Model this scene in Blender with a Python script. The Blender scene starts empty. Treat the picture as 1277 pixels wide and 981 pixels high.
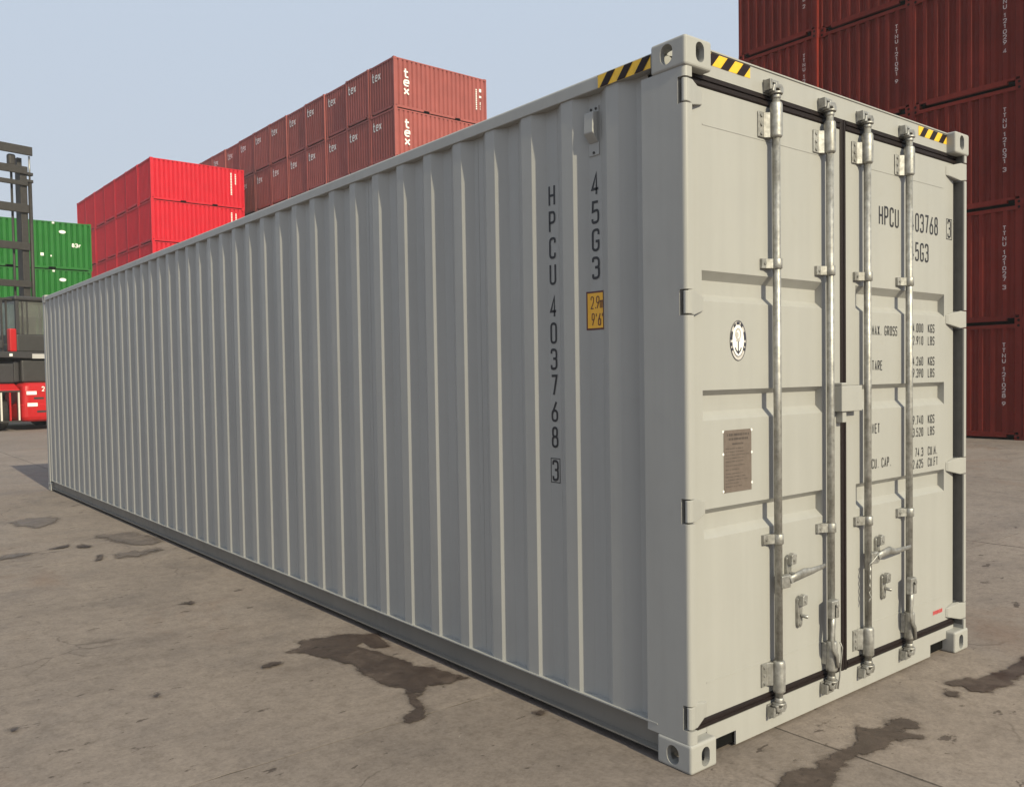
import bpy, bmesh, math, random
from math import radians, sin, cos, pi, sqrt, atan2
from mathutils import Vector, Matrix

random.seed(7)
scene = bpy.context.scene
COL = scene.collection

# ------------------------------------------------------------------ camera
cam_data = bpy.data.cameras.new('camera')
cam = bpy.data.objects.new('camera', cam_data)
COL.objects.link(cam)
scene.camera = cam
yaw, pit, rol = 0.673132139, -0.0334327907, -0.0158470519
fwd = Vector((sin(yaw) * cos(pit), cos(yaw) * cos(pit), sin(pit)))
r0 = Vector((cos(yaw), -sin(yaw), 0))
u0 = r0.cross(fwd)
rgt = cos(rol) * r0 + sin(rol) * u0
upv = -sin(rol) * r0 + cos(rol) * u0
mw = Matrix.Identity(4)
for i in range(3):
    mw[i][0], mw[i][1], mw[i][2] = rgt[i], upv[i], -fwd[i]
mw[0][3], mw[1][3], mw[2][3] = -2.64209, -2.18264, 1.58930
cam.matrix_world = mw
cam_data.sensor_fit = 'HORIZONTAL'
cam_data.sensor_width = 36.0
cam_data.lens = 1075.407 / 1277 * 36.0
cam_data.shift_x = 6.177 / 1277
cam_data.shift_y = 14.688 / 1277
cam_data.clip_start = 0.05
cam_data.clip_end = 5000

# ------------------------------------------------------------------ sky, sun, exposure
SUN_EL = radians(31.0)
SUN_AZ = radians(2.7)                       # towards -y, a touch towards -x
to_sun = Vector((-sin(SUN_AZ) * cos(SUN_EL), -cos(SUN_AZ) * cos(SUN_EL), sin(SUN_EL)))
world = bpy.data.worlds.new('World')
scene.world = world
world.use_nodes = True
wn = world.node_tree
bg = wn.nodes['Background']
sky = wn.nodes.new('ShaderNodeTexSky')
sky.sky_type = 'NISHITA'
sky.sun_disc = False
sky.sun_elevation = SUN_EL
sky.sun_rotation = math.atan2(to_sun.x, to_sun.y)
sky.altitude = 0
sky.air_density = 1.0
sky.dust_density = 4.0
sky.ozone_density = 1.0
# thin even haze veil over the whole dome, the same in every direction
veil = wn.nodes.new('ShaderNodeMix')
veil.data_type = 'RGBA'
veil.inputs[0].default_value = 0.88
tcn = wn.nodes.new('ShaderNodeTexCoord')
sxyz = wn.nodes.new('ShaderNodeSeparateXYZ')
vr = wn.nodes.new('ShaderNodeMapRange')
vr.inputs[1].default_value = 0.0
vr.inputs[2].default_value = 0.40
vcol = wn.nodes.new('ShaderNodeMix')
vcol.data_type = 'RGBA'
vcol.inputs[6].default_value = (4.85, 5.25, 5.87, 1)      # murky near the horizon
vcol.inputs[7].default_value = (4.95, 5.66, 6.62, 1)
wn.links.new(tcn.outputs['Generated'], sxyz.inputs[0])
wn.links.new(sxyz.outputs[2], vr.inputs[0])
wn.links.new(vr.outputs[0], vcol.inputs[0])
wn.links.new(vcol.outputs[2], veil.inputs[7])
wn.links.new(sky.outputs[0], veil.inputs[6])
wn.links.new(veil.outputs[2], bg.inputs[0])
bg.inputs[1].default_value = 0.12
sun_data = bpy.data.lights.new('sun', 'SUN')
sun_data.energy = 5.0
sun_data.angle = radians(0.6)
sun_data.color = (1.0, 0.910, 0.655)
sun = bpy.data.objects.new('sun', sun_data)
COL.objects.link(sun)
sun.rotation_euler = to_sun.to_track_quat('Z', 'Y').to_euler()
sun.location = (0, -20, 30)
vs = scene.view_settings
vs.view_transform = 'Standard'
vs.look = 'None'
vs.gamma = 1.0
vs.exposure = 0.0
vs.use_curve_mapping = False

# ------------------------------------------------------------------ materials
MATS = {}


def nodes_of(name):
    m = bpy.data.materials.new(name)
    m.use_nodes = True
    MATS[name] = m
    nt = m.node_tree
    return m, nt, nt.nodes['Principled BSDF']


def ramp(nt, fac, stops):
    r = nt.nodes.new('ShaderNodeValToRGB')
    els = r.color_ramp.elements
    while len(els) < len(stops):
        els.new(0.5)
    for e, (p, c) in zip(els, stops):
        e.position = p
        e.color = tuple(c) + (1,) if len(c) == 3 else c
    nt.links.new(fac, r.inputs[0])
    return r.outputs[0]


def noise(nt, scale, detail=4, rough=0.55, vec=None, dist=0.0):
    n = nt.nodes.new('ShaderNodeTexNoise')
    n.inputs['Scale'].default_value = scale
    n.inputs['Detail'].default_value = detail
    n.inputs['Roughness'].default_value = rough
    n.inputs['Distortion'].default_value = dist
    if vec is not None:
        nt.links.new(vec, n.inputs['Vector'])
    return n.outputs['Fac']


def world_pos(nt, scale=(1, 1, 1)):
    g = nt.nodes.new('ShaderNodeNewGeometry')
    mp = nt.nodes.new('ShaderNodeMapping')
    mp.inputs['Scale'].default_value = scale
    nt.links.new(g.outputs['Position'], mp.inputs[0])
    return mp.outputs[0]


def mix(nt, a, b, fac, mode='MIX'):
    n = nt.nodes.new('ShaderNodeMix')
    n.data_type = 'RGBA'
    n.blend_type = mode
    for sock, v in ((n.inputs[0], fac), (n.inputs[6], a), (n.inputs[7], b)):
        if isinstance(v, (int, float)):
            sock.default_value = v
        elif isinstance(v, tuple):
            sock.default_value = v + (1,) if len(v) == 3 else v
        else:
            nt.links.new(v, sock)
    return n.outputs[2]


def bump(nt, bsdf, h, strength, dist=0.01):
    b = nt.nodes.new('ShaderNodeBump')
    b.inputs['Strength'].default_value = strength
    b.inputs['Distance'].default_value = dist
    nt.links.new(h, b.inputs['Height'])
    nt.links.new(b.outputs[0], bsdf.inputs['Normal'])


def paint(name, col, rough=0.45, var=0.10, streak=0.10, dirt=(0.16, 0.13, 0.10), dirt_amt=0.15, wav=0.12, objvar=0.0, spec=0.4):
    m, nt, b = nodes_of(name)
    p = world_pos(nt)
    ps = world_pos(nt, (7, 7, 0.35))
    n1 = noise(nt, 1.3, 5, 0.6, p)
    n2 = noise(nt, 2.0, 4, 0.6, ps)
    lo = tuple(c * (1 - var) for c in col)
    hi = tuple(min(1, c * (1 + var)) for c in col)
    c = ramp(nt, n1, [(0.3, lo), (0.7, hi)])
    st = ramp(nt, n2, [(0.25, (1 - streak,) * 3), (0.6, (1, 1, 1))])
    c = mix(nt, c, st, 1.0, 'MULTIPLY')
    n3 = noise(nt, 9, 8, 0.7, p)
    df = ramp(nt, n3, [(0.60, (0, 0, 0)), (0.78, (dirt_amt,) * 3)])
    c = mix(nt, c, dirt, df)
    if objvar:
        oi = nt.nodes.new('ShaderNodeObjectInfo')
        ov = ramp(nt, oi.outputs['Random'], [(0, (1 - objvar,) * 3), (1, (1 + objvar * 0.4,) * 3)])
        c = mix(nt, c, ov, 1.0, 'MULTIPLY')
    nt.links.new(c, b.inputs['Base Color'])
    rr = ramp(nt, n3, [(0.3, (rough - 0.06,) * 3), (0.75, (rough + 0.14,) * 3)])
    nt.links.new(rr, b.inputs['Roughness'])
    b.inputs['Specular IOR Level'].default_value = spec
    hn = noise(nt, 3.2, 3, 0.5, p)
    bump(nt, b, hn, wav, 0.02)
    return m


def plain(name, col, rough=0.5, metal=0.0, var=0.12, nscale=30, bmp=0.1, spec=0.5):
    m, nt, b = nodes_of(name)
    p = world_pos(nt)
    n1 = noise(nt, nscale, 5, 0.6, p)
    lo = tuple(c * (1 - var) for c in col)
    hi = tuple(min(1, c * (1 + var)) for c in col)
    nt.links.new(ramp(nt, n1, [(0.3, lo), (0.7, hi)]), b.inputs['Base Color'])
    b.inputs['Roughness'].default_value = rough
    b.inputs['Metallic'].default_value = metal
    b.inputs['Specular IOR Level'].default_value = spec
    if bmp:
        bump(nt, b, n1, bmp, 0.003)
    return m


paint('grey_paint', (0.346, 0.341, 0.325), 0.42, 0.030, 0.06, (0.24, 0.21, 0.17), 0.14, 0.12)
paint('rail_dark', (0.185, 0.172, 0.152), 0.5, 0.08, 0.06, (0.10, 0.085, 0.07), 0.35, 0.2)  # bottom rails in a darker tone than the body
paint('casting_paint', (0.342, 0.336, 0.318), 0.5, 0.05, 0.04, (0.25, 0.22, 0.18), 0.25, 0.25)
paint('maroon_paint', (0.185, 0.022, 0.015), 0.6, 0.14, 0.20, (0.07, 0.025, 0.02), 0.40, 0.25, 0.18, 0.12)
paint('tex_paint', (0.33, 0.085, 0.076), 0.6, 0.10, 0.15, (0.16, 0.09, 0.07), 0.3, 0.2, 0.12, 0.3)
paint('red_paint', (0.56, 0.009, 0.026), 0.55, 0.06, 0.08, (0.25, 0.03, 0.03), 0.2, 0.2, 0.06, 0.2)
paint('green_paint', (0.012, 0.135, 0.018), 0.55, 0.08, 0.10, (0.03, 0.08, 0.03), 0.25, 0.2, 0.08, 0.2)
paint('vehicle_red', (0.44, 0.012, 0.014), 0.35, 0.05, 0.08, (0.15, 0.07, 0.06), 0.3, 0.05)
plain('mast_steel', (0.026, 0.022, 0.020), 0.6, 0.0, 0.3, 8)
plain('dark_plastic', (0.030, 0.028, 0.030), 0.55, 0.0, 0.2, 12)
plain('cab_grey', (0.034, 0.032, 0.031), 0.5, 0.0, 0.15, 8)
plain('tyre_rubber', (0.020, 0.019, 0.019), 0.85, 0.0, 0.25, 25)
plain('gasket_rubber', (0.013, 0.008, 0.008), 0.6, 0.0, 0.3, 60, 0.15, 0.25)
plain('strip_grey', (0.095, 0.092, 0.090), 0.6, 0.0, 0.12, 20, 0.1, 0.3)  # dark grey of the strips between posts and doors
plain('interior_shade', (0.008, 0.008, 0.008), 0.95, 0, 0.1, 10, 0, 0.05)  # near black standing in for shade inside notches, gaps and holes
plain('white_mark', (0.80, 0.78, 0.74), 0.6, 0, 0.06, 30, 0)
plain('grey_mark', (0.42, 0.41, 0.40), 0.5, 0, 0.06, 30, 0)
plain('black_print', (0.018, 0.017, 0.020), 0.5, 0, 0.2, 60, 0)
plain('faded_print', (0.55, 0.47, 0.45), 0.6, 0, 0.2, 60, 0)
plain('red_print', (0.55, 0.05, 0.06), 0.5, 0, 0.2, 60, 0)
plain('hazard_yellow', (0.78, 0.46, 0.02), 0.45, 0, 0.08, 40, 0)
plain('hazard_black', (0.016, 0.008, 0.008), 0.5, 0, 0.2, 40, 0, 0.2)
plain('label_yellow', (0.80, 0.42, 0.03), 0.4, 0, 0.05, 40, 0)
plain('label_maroon', (0.09, 0.018, 0.015), 0.4, 0, 0.1, 40, 0)
plain('plate_metal', (0.17, 0.135, 0.115), 0.55, 0.3, 0.12, 50, 0.05)
plain('plate_print', (0.07, 0.055, 0.05), 0.6, 0.0, 0.1, 50, 0)
plain('emblem_white', (0.82, 0.80, 0.78), 0.4, 0, 0.02, 40, 0)
plain('emblem_ring', (0.50, 0.47, 0.45), 0.4, 0, 0.1, 60, 0)
plain('emblem_navy', (0.035, 0.035, 0.05), 0.4, 0, 0.1, 40, 0)
plain('emblem_grey', (0.42, 0.40, 0.38), 0.4, 0, 0.1, 40, 0)
plain('light_bar', (0.62, 0.58, 0.52), 0.5, 0, 0.08, 20, 0)


def galvanised():
    m, nt, b = nodes_of('galvanised')
    p = world_pos(nt)
    v = nt.nodes.new('ShaderNodeTexVoronoi')
    v.inputs['Scale'].default_value = 90
    nt.links.new(p, v.inputs['Vector'])
    n1 = noise(nt, 35, 6, 0.65, p)
    c = ramp(nt, n1, [(0.3, (0.27, 0.265, 0.25)), (0.7, (0.50, 0.49, 0.47))])
    n2 = noise(nt, 14, 6, 0.7, world_pos(nt, (1, 1, 0.5)))
    c = mix(nt, c, ramp(nt, n2, [(0.34, (0.68, 0.66, 0.63)), (0.56, (1, 1, 1))]), 1.0, 'MULTIPLY')
    nt.links.new(c, b.inputs['Base Color'])
    b.inputs['Metallic'].default_value = 0.72
    rr = ramp(nt, v.outputs['Distance'], [(0.0, (0.40,) * 3), (0.8, (0.58,) * 3)])
    nt.links.new(rr, b.inputs['Roughness'])
    bump(nt, b, n1, 0.25, 0.003)


galvanised()


def glass():
    m, nt, b = nodes_of('cab_glass')
    n1 = noise(nt, 1.5, 3, 0.5, world_pos(nt))
    nt.links.new(ramp(nt, n1, [(0.3, (0.45, 0.46, 0.43)), (0.7, (0.60, 0.62, 0.58))]), b.inputs['Base Color'])
    b.inputs['Roughness'].default_value = 0.08
    b.inputs['Transmission Weight'].default_value = 0.85
    b.inputs['IOR'].default_value = 1.3


glass()


def concrete(name, dark=1.0, wet=False):
    m, nt, b = nodes_of(name)
    p = world_pos(nt)
    big = noise(nt, 0.22, 6, 0.62, p, 0.4)
    mid = noise(nt, 1.6, 7, 0.66, p, 0.3)
    streak = noise(nt, 1.0, 6, 0.6, world_pos(nt, (0.5, 2.6, 1)), 0.6)
    fine = noise(nt, 70, 8, 0.75, p)
    base = ramp(nt, big, [(0.30, (0.202, 0.168, 0.146)), (0.52, (0.233, 0.195, 0.171)), (0.72, (0.250, 0.216, 0.196))])
    m2 = ramp(nt, mid, [(0.28, (0.74, 0.74, 0.75)), (0.48, (0.96, 0.95, 0.94)), (0.75, (1.10, 1.09, 1.07))])
    c = mix(nt, base, m2, 1.0, 'MULTIPLY')
    s2 = ramp(nt, streak, [(0.30, (0.80, 0.79, 0.79)), (0.44, (1, 1, 1))])
    c = mix(nt, c, s2, 0.7, 'MULTIPLY')
    f2 = ramp(nt, fine, [(0.3, (0.80, 0.80, 0.80)), (0.7, (1.12, 1.12, 1.12))])
    c = mix(nt, c, f2, 1.0, 'MULTIPLY')
    # dark specks, chips and oil drops
    sp = noise(nt, 5.0, 8, 0.62, world_pos(nt, (0.7, 1.5, 1)), 0.2)
    spf = ramp(nt, sp, [(0.650, (0, 0, 0)), (0.675, (0.75,) * 3)])
    c = mix(nt, c, (0.045, 0.032, 0.027), spf)
    sp3 = noise(nt, 16.0, 5, 0.6, world_pos(nt, (0.8, 1.3, 1)))
    c = mix(nt, c, (0.055, 0.040, 0.032), ramp(nt, sp3, [(0.668, (0, 0, 0)), (0.685, (0.7,) * 3)]))
    sp4 = noise(nt, 24.0, 4, 0.6, world_pos(nt, (1.1, 0.9, 1)))
    c = mix(nt, c, (0.36, 0.32, 0.28), ramp(nt, sp4, [(0.700, (0, 0, 0)), (0.73, (0.6,) * 3)]))
    # pale scuffs
    sc = noise(nt, 3.1, 7, 0.7, world_pos(nt, (1.7, 0.8, 1)), 0.4)
    scf = ramp(nt, sc, [(0.66, (0, 0, 0)), (0.74, (0.35,) * 3)])
    c = mix(nt, c, (0.30, 0.25, 0.21), scf)
    # mottling at hand size
    mo = noise(nt, 11, 6, 0.7, p)
    c = mix(nt, c, ramp(nt, mo, [(0.30, (0.78, 0.77, 0.76)), (0.52, (1, 1, 1)), (0.75, (1.12, 1.12, 1.11))]), 1.0, 'MULTIPLY')
    gr = noise(nt, 34, 5, 0.75, p)
    c = mix(nt, c, ramp(nt, gr, [(0.32, (0.80, 0.79, 0.78)), (0.5, (1, 1, 1)), (0.72, (1.14, 1.14, 1.13))]), 1.0, 'MULTIPLY')
    # hairline cracks
    wob = nt.nodes.new('ShaderNodeTexNoise')
    wob.inputs['Scale'].default_value = 2.2
    wob.inputs['Detail'].default_value = 6
    nt.links.new(p, wob.inputs['Vector'])
    vadd = nt.nodes.new('ShaderNodeVectorMath')
    vadd.operation = 'MULTIPLY_ADD'
    vadd.inputs[1].default_value = (0.55, 0.55, 0.0)
    nt.links.new(wob.outputs['Color'], vadd.inputs[0])
    nt.links.new(p, vadd.inputs[2])
    vo = nt.nodes.new('ShaderNodeTexVoronoi')
    vo.feature = 'DISTANCE_TO_EDGE'
    vo.inputs['Scale'].default_value = 0.42
    nt.links.new(vadd.outputs[0], vo.inputs['Vector'])
    cr = ramp(nt, vo.outputs['Distance'], [(0.0, (0.55,) * 3), (0.0030, (0, 0, 0))])
    cm = ramp(nt, noise(nt, 0.7, 3, 0.5, p), [(0.52, (0, 0, 0)), (0.60, (1, 1, 1))])
    c = mix(nt, c, (0.05, 0.036, 0.03), mix(nt, cr, cm, 1.0, 'MULTIPLY'))
    # rust tint
    ru = noise(nt, 0.55, 6, 0.7, p, 0.8)
    ruf = ramp(nt, ru, [(0.56, (0, 0, 0)), (0.72, (0.35,) * 3)])
    c = mix(nt, c, (0.17, 0.098, 0.062), ruf)
    if wet:
        w = noise(nt, 4.5, 7, 0.68, p, 0.6)
        lo_, mid_, hi_ = ((0.22, 0.19, 0.185), (0.31, 0.275, 0.265), (0.56, 0.51, 0.49)) if wet == 'wet' else ((0.52, 0.51, 0.53), (0.66, 0.65, 0.66), (0.86, 0.85, 0.85))
        wc = ramp(nt, w, [(0.28, lo_), (0.52, mid_), (0.74, hi_)])
        c = mix(nt, c, wc, 1.0, 'MULTIPLY')
        nt.links.new(ramp(nt, w, [(0.3, (0.30,) * 3), (0.7, (0.70,) * 3)]), b.inputs['Roughness'])
    else:
        if dark != 1.0:
            c = mix(nt, c, (dark,) * 3, 1.0, 'MULTIPLY')
        else:
            oi = nt.nodes.new('ShaderNodeObjectInfo')
            ov = ramp(nt, oi.outputs['Random'], [(0, (0.90, 0.90, 0.90)), (1, (1.06, 1.06, 1.06))])
            c = mix(nt, c, ov, 1.0, 'MULTIPLY')
        nt.links.new(ramp(nt, mid, [(0.3, (0.72,) * 3), (0.7, (0.92,) * 3)]), b.inputs['Roughness'])
    nt.links.new(c, b.inputs['Base Color'])
    b.inputs['Specular IOR Level'].default_value = 0.3
    add = nt.nodes.new('ShaderNodeMath')
    add.operation = 'ADD'
    nt.links.new(fine, add.inputs[0])
    nt.links.new(mid, add.inputs[1])
    bump(nt, b, add.outputs[0], 0.30 if not wet else 0.15, 0.008)


concrete('concrete')
concrete('joint_dirt', 0.40)
concrete('wet_concrete', 1.0, 'wet')
concrete('damp_concrete', 1.0, 'damp')
for mn, soft, amp, fringe in (('wet_concrete', 0.004, 0.17, 0.22), ('damp_concrete', 0.04, 0.30, 0.2)):
    m_ = MATS[mn]
    nt = m_.node_tree
    out = nt.nodes['Material Output']
    at = nt.nodes.new('ShaderNodeAttribute')
    at.attribute_name = 'edge'
    nz = noise(nt, 7, 10, 0.78, world_pos(nt), 0.3)
    ma = nt.nodes.new('ShaderNodeMath')
    ma.operation = 'MULTIPLY_ADD'
    ma.inputs[1].default_value = amp
    nt.links.new(nz, ma.inputs[0])
    nt.links.new(at.outputs['Fac'], ma.inputs[2])
    def mrange(a, b, hi):
        mr = nt.nodes.new('ShaderNodeMapRange')
        mr.inputs[1].default_value = amp * 0.5 + a
        mr.inputs[2].default_value = amp * 0.5 + b
        mr.inputs[4].default_value = hi
        nt.links.new(ma.outputs[0], mr.inputs[0])
        return mr.outputs[0]
    mxm = nt.nodes.new('ShaderNodeMath')
    mxm.operation = 'MAXIMUM'
    nt.links.new(mrange(-soft, soft, 1.0), mxm.inputs[0])
    nt.links.new(mrange(-0.030, 0.0, fringe), mxm.inputs[1])
    tr = nt.nodes.new('ShaderNodeBsdfTransparent')
    mx_ = nt.nodes.new('ShaderNodeMixShader')
    nt.links.new(mxm.outputs[0], mx_.inputs[0])
    nt.links.new(tr.outputs[0], mx_.inputs[1])
    nt.links.new(nt.nodes['Principled BSDF'].outputs[0], mx_.inputs[2])
    nt.links.new(mx_.outputs[0], out.inputs['Surface'])


# ------------------------------------------------------------------ mesh helpers
def tag(o, label=None, cat=None, group=None, kind=None):
    if label: o['label'] = label
    if cat: o['category'] = cat
    if group: o['group'] = group
    if kind: o['kind'] = kind
    return o


def empty(name, loc=(0, 0, 0), rz=0.0, parent=None):
    o = bpy.data.objects.new(name, None)
    o.empty_display_size = 0.3
    COL.objects.link(o)
    o.location = loc
    o.rotation_euler = (0, 0, rz)
    o.parent = parent
    return o


def link_mesh(name, me, parent=None, loc=(0, 0, 0)):
    o = bpy.data.objects.new(name, me)
    COL.objects.link(o)
    o.parent = parent
    o.location = loc
    return o


class MB:
    """collects geometry for ONE mesh"""

    def __init__(self):
        self.v = []
        self.f = []
        self.sm = []

    def add(self, vs_, fs, smooth=False):
        n = len(self.v)
        self.v += [tuple(x) for x in vs_]
        for q in fs:
            self.f.append(tuple(i + n for i in q))
            self.sm.append(smooth)
        return self

    def box(self, x0, x1, y0, y1, z0, z1):
        vs_ = [(x0, y0, z0), (x1, y0, z0), (x1, y1, z0), (x0, y1, z0), (x0, y0, z1), (x1, y0, z1), (x1, y1, z1), (x0, y1, z1)]
        return self.add(vs_, [(0, 3, 2, 1), (4, 5, 6, 7), (0, 1, 5, 4), (1, 2, 6, 5), (2, 3, 7, 6), (3, 0, 4, 7)])

    def prism(self, poly, a, b, axis='z', smooth=False):
        """polygon (ccw) swept from a to b along axis; 2D coords: z->(x,y), y->(x,z), x->(y,z)"""
        def P(p, t):
            if axis == 'z': return (p[0], p[1], t)
            if axis == 'y': return (p[0], t, p[1])
            return (t, p[0], p[1])
        n = len(poly)
        vs_ = [P(p, a) for p in poly] + [P(p, b) for p in poly]
        fs = [tuple(range(n))[::-1], tuple(range(n, 2 * n))]
        if axis == 'y':
            fs = [f[::-1] for f in fs]
        self.add(vs_, fs)
        k = len(self.v) - 2 * n
        for i in range(n):
            j = (i + 1) % n
            q = (k + i, k + j, k + n + j, k + n + i)
            self.f.append(q if axis != 'y' else q[::-1])
            self.sm.append(smooth)
        return self

    def tube(self, pts, r, n=12, caps=True, smooth=True, flat=None):
        """tube along points; r number or list; flat=(u,v) scale of section"""
        pts = [Vector(p) for p in pts]
        rs = r if isinstance(r, (list, tuple)) else [r] * len(pts)
        k = len(self.v)
        prev = None
        for i, p in enumerate(pts):
            a = pts[max(0, i - 1)]
            b = pts[min(len(pts) - 1, i + 1)]
            d = (b - a).normalized()
            if prev is None:
                ref = Vector((0, 1, 0)) if abs(d.y) < 0.9 else Vector((1, 0, 0))
                u = (ref - d * ref.dot(d)).normalized()
            else:
                u = (prev - d * prev.dot(d)).normalized()
            prev = u
            w = d.cross(u)
            su, sw = flat if flat else (1, 1)
            for j in range(n):
                t = 2 * pi * j / n
                self.v.append(tuple(p + rs[i] * (su * cos(t) * u + sw * sin(t) * w)))
        for i in range(len(pts) - 1):
            for j in range(n):
                j2 = (j + 1) % n
                self.f.append((k + i * n + j, k + i * n + j2, k + (i + 1) * n + j2, k + (i + 1) * n + j))
                self.sm.append(smooth)
        if caps:
            self.f.append(tuple(k + j for j in range(n))[::-1]); self.sm.append(False)
            self.f.append(tuple(k + (len(pts) - 1) * n + j for j in range(n))); self.sm.append(False)
        return self

    def mesh(self, name, mat):
        me = bpy.data.meshes.new(name)
        me.from_pydata(self.v, [], self.f)
        me.polygons.foreach_set('use_smooth', self.sm)
        me.materials.append(MATS[mat])
        me.update()
        return me

    def build(self, name, mat, parent=None, bevel=0.0, seg=2, loc=(0, 0, 0), label=None):
        o = link_mesh(name, self.mesh(name, mat), parent, loc)
        if bevel:
            md = o.modifiers.new('bevel', 'BEVEL')
            md.width = bevel
            md.segments = seg
            md.limit_method = 'ANGLE'
            md.angle_limit = radians(35)
        if label: o['label'] = label
        return o


def arc(cx, cy, r, a0, a1, n):
    return [(cx + r * cos(radians(a0 + (a1 - a0) * i / n)), cy + r * sin(radians(a0 + (a1 - a0) * i / n))) for i in range(n + 1)]


# ------------------------------------------------------------------ stroke lettering
O_ = [('c', [(0, 0, 1), (1, 0, 1), (1, 1, 1), (0, 1, 1)])]
GL = {
    'H': [[(0, 0), (0, 1)], [(1, 0), (1, 1)], [(0, .5), (1, .5)]],
    'P': [[(0, 0), (0, 1), (1, 1, 1), (1, .46, 1), (0, .46)]],
    'C': [[(1, .76), (1, 1, 1), (0, 1, 1), (0, 0, 1), (1, 0, 1), (1, .24)]],
    'U': [[(0, 1), (0, 0, 1), (1, 0, 1), (1, 1)]],
    '4': [[(1.05, .27), (0, .27), (.72, 1.02), (.72, 0)]],
    '0': O_, 'O': O_,
    '3': [[(0, .80), (0, 1, 1), (1, 1, 1), (1, .53, 1), (.35, .53)], [(.35, .53), (1, .53, 1), (1, 0, 1), (0, 0, 1), (0, .20)]],
    '7': [[(0, 1), (1, 1), (.38, 0)]],
    '6': [('c', [(0, 0, 1), (1, 0, 1), (1, .54, 1), (0, .54, 1)]), [(.85, 1), (.03, .38)]],
    '9': [('c', [(0, .46, 1), (1, .46, 1), (1, 1, 1), (0, 1, 1)]), [(.97, .62), (.18, 0)]],
    '8': [('c', [(0, 0, 1), (1, 0, 1), (1, .53, 1), (0, .53, 1)]), ('c', [(.08, .53, 1), (.92, .53, 1), (.92, 1, 1), (.08, 1, 1)])],
    '5': [[(.95, 1), (.10, 1), (.04, .54), (1, .62, 1), (1, 0, 1), (0, 0, 1), (0, .18)]],
    'G': [[(1, .76), (1, 1, 1), (0, 1, 1), (0, 0, 1), (1, 0, 1), (1, .44), (.5, .44)]],
    'M': [[(0, 0), (0, 1), (.5, .35), (1, 1), (1, 0)]],
    'A': [[(0, 0), (.5, 1), (1, 0)], [(.18, .3), (.82, .3)]],
    'X': [[(0, 0), (1, 1)], [(0, 1), (1, 0)]],
    'R': [[(0, 0), (0, 1), (1, 1, 1), (1, .46, 1), (0, .46)], [(.45, .46), (1, 0)]],
    'S': [[(1, .82), (1, 1, 1), (0, 1, 1), (0, .53, 1), (1, .53, 1), (1, 0, 1), (0, 0, 1), (0, .18)]],
    'T': [[(0, 1), (1, 1)], [(.5, 0), (.5, 1)]],
    'E': [[(1, 1), (0, 1), (0, 0), (1, 0)], [(0, .52), (.8, .52)]],
    'F': [[(1, 1), (0, 1), (0, 0)], [(0, .52), (.8, .52)]],
    'N': [[(0, 0), (0, 1), (1, 0), (1, 1)]],
    'K': [[(0, 0), (0, 1)], [(1, 1), (0, .40)], [(.32, .6), (1, 0)]],
    'L': [[(0, 1), (0, 0), (1, 0)]],
    'B': [[(0, 0), (0, 1), (.94, 1, 1), (.94, .53, 1), (0, .53)], [(0, .53), (1, .53, 1), (1, 0, 1), (0, 0)]],
    '1': [[(.15, .78), (.55, 1), (.55, 0)]],
    '2': [[(0, .74), (0, 1, 1), (1, 1, 1), (1, .55, 1), (0, 0), (1, 0)]],
    'm': [[(0, 0), (0, .62)], [(0, .45), (0, .62, 1), (.5, .62, 1), (.5, 0)], [(.5, .45), (.5, .62, 1), (1, .62, 1), (1, 0)]],
    "'": [[(.5, 1), (.5, .74)]],
    '"': [[(.25, 1), (.25, .74)], [(.75, 1), (.75, .74)]],
    '.': [[(.5, 0), (.5, .10)]],
    't': [[(.35, 1.15), (.35, 0, 1), (.95, 0)], [(0, .74), (.9, .74)]],
    'e': [[(0, .40), (1, .40), (1, .74, 1), (0, .74, 1), (0, 0, 1), (.95, 0)]],
    'x': [[(0, 0), (1, .74)], [(0, .74), (1, 0)]],
    'r': [[(0, 0), (0, .7)], [(0, .5), (.1, .7, 1), (.9, .7)]],
}


def fillet(pts, r, closed):
    out = []
    n = len(pts)
    for i, p in enumerate(pts):
        rounded = len(p) > 2 and (closed or 0 < i < n - 1)
        P = Vector(p[:2])
        if not rounded:
            out.append(P)
            continue
        A = Vector(pts[i - 1][:2]); B = Vector(pts[(i + 1) % n][:2])
        da, db = (A - P), (B - P)
        rr = min(r, da.length * 0.5, db.length * 0.5)
        a = P + da.normalized() * rr
        b = P + db.normalized() * rr
        for k in range(5):
            t = k / 4
            out.append(a * (1 - t) ** 2 + P * 2 * t * (1 - t) + b * t ** 2)
    res = [out[0]]
    for q in out[1:]:
        if (q - res[-1]).length > 1e-6:
            res.append(q)
    if closed and (res[0] - res[-1]).length < 1e-6:
        res.pop()
    return res


def ribbon(pts, w, closed):
    n = len(pts)
    L, R_ = [], []
    for i, p in enumerate(pts):
        if closed or 0 < i < n - 1:
            d1 = (p - pts[i - 1]).normalized()
            d2 = (pts[(i + 1) % n] - p).normalized()
        elif i == 0:
            d1 = d2 = (pts[1] - p).normalized()
        else:
            d1 = d2 = (p - pts[i - 1]).normalized()
        n1 = Vector((-d1.y, d1.x)); n2 = Vector((-d2.y, d2.x))
        m = n1 + n2
        if m.length < 1e-4:
            m = n1
        m.normalize()
        k = min(1 / max(m.dot(n1), 0.3), 1.9)
        L.append(p + m * (w / 2 * k)); R_.append(p - m * (w / 2 * k))
    vs_ = L + R_
    fs = [(i, n + i, n + (i + 1) % n, (i + 1) % n) for i in range(n if closed else n - 1)]
    return vs_, fs


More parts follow.
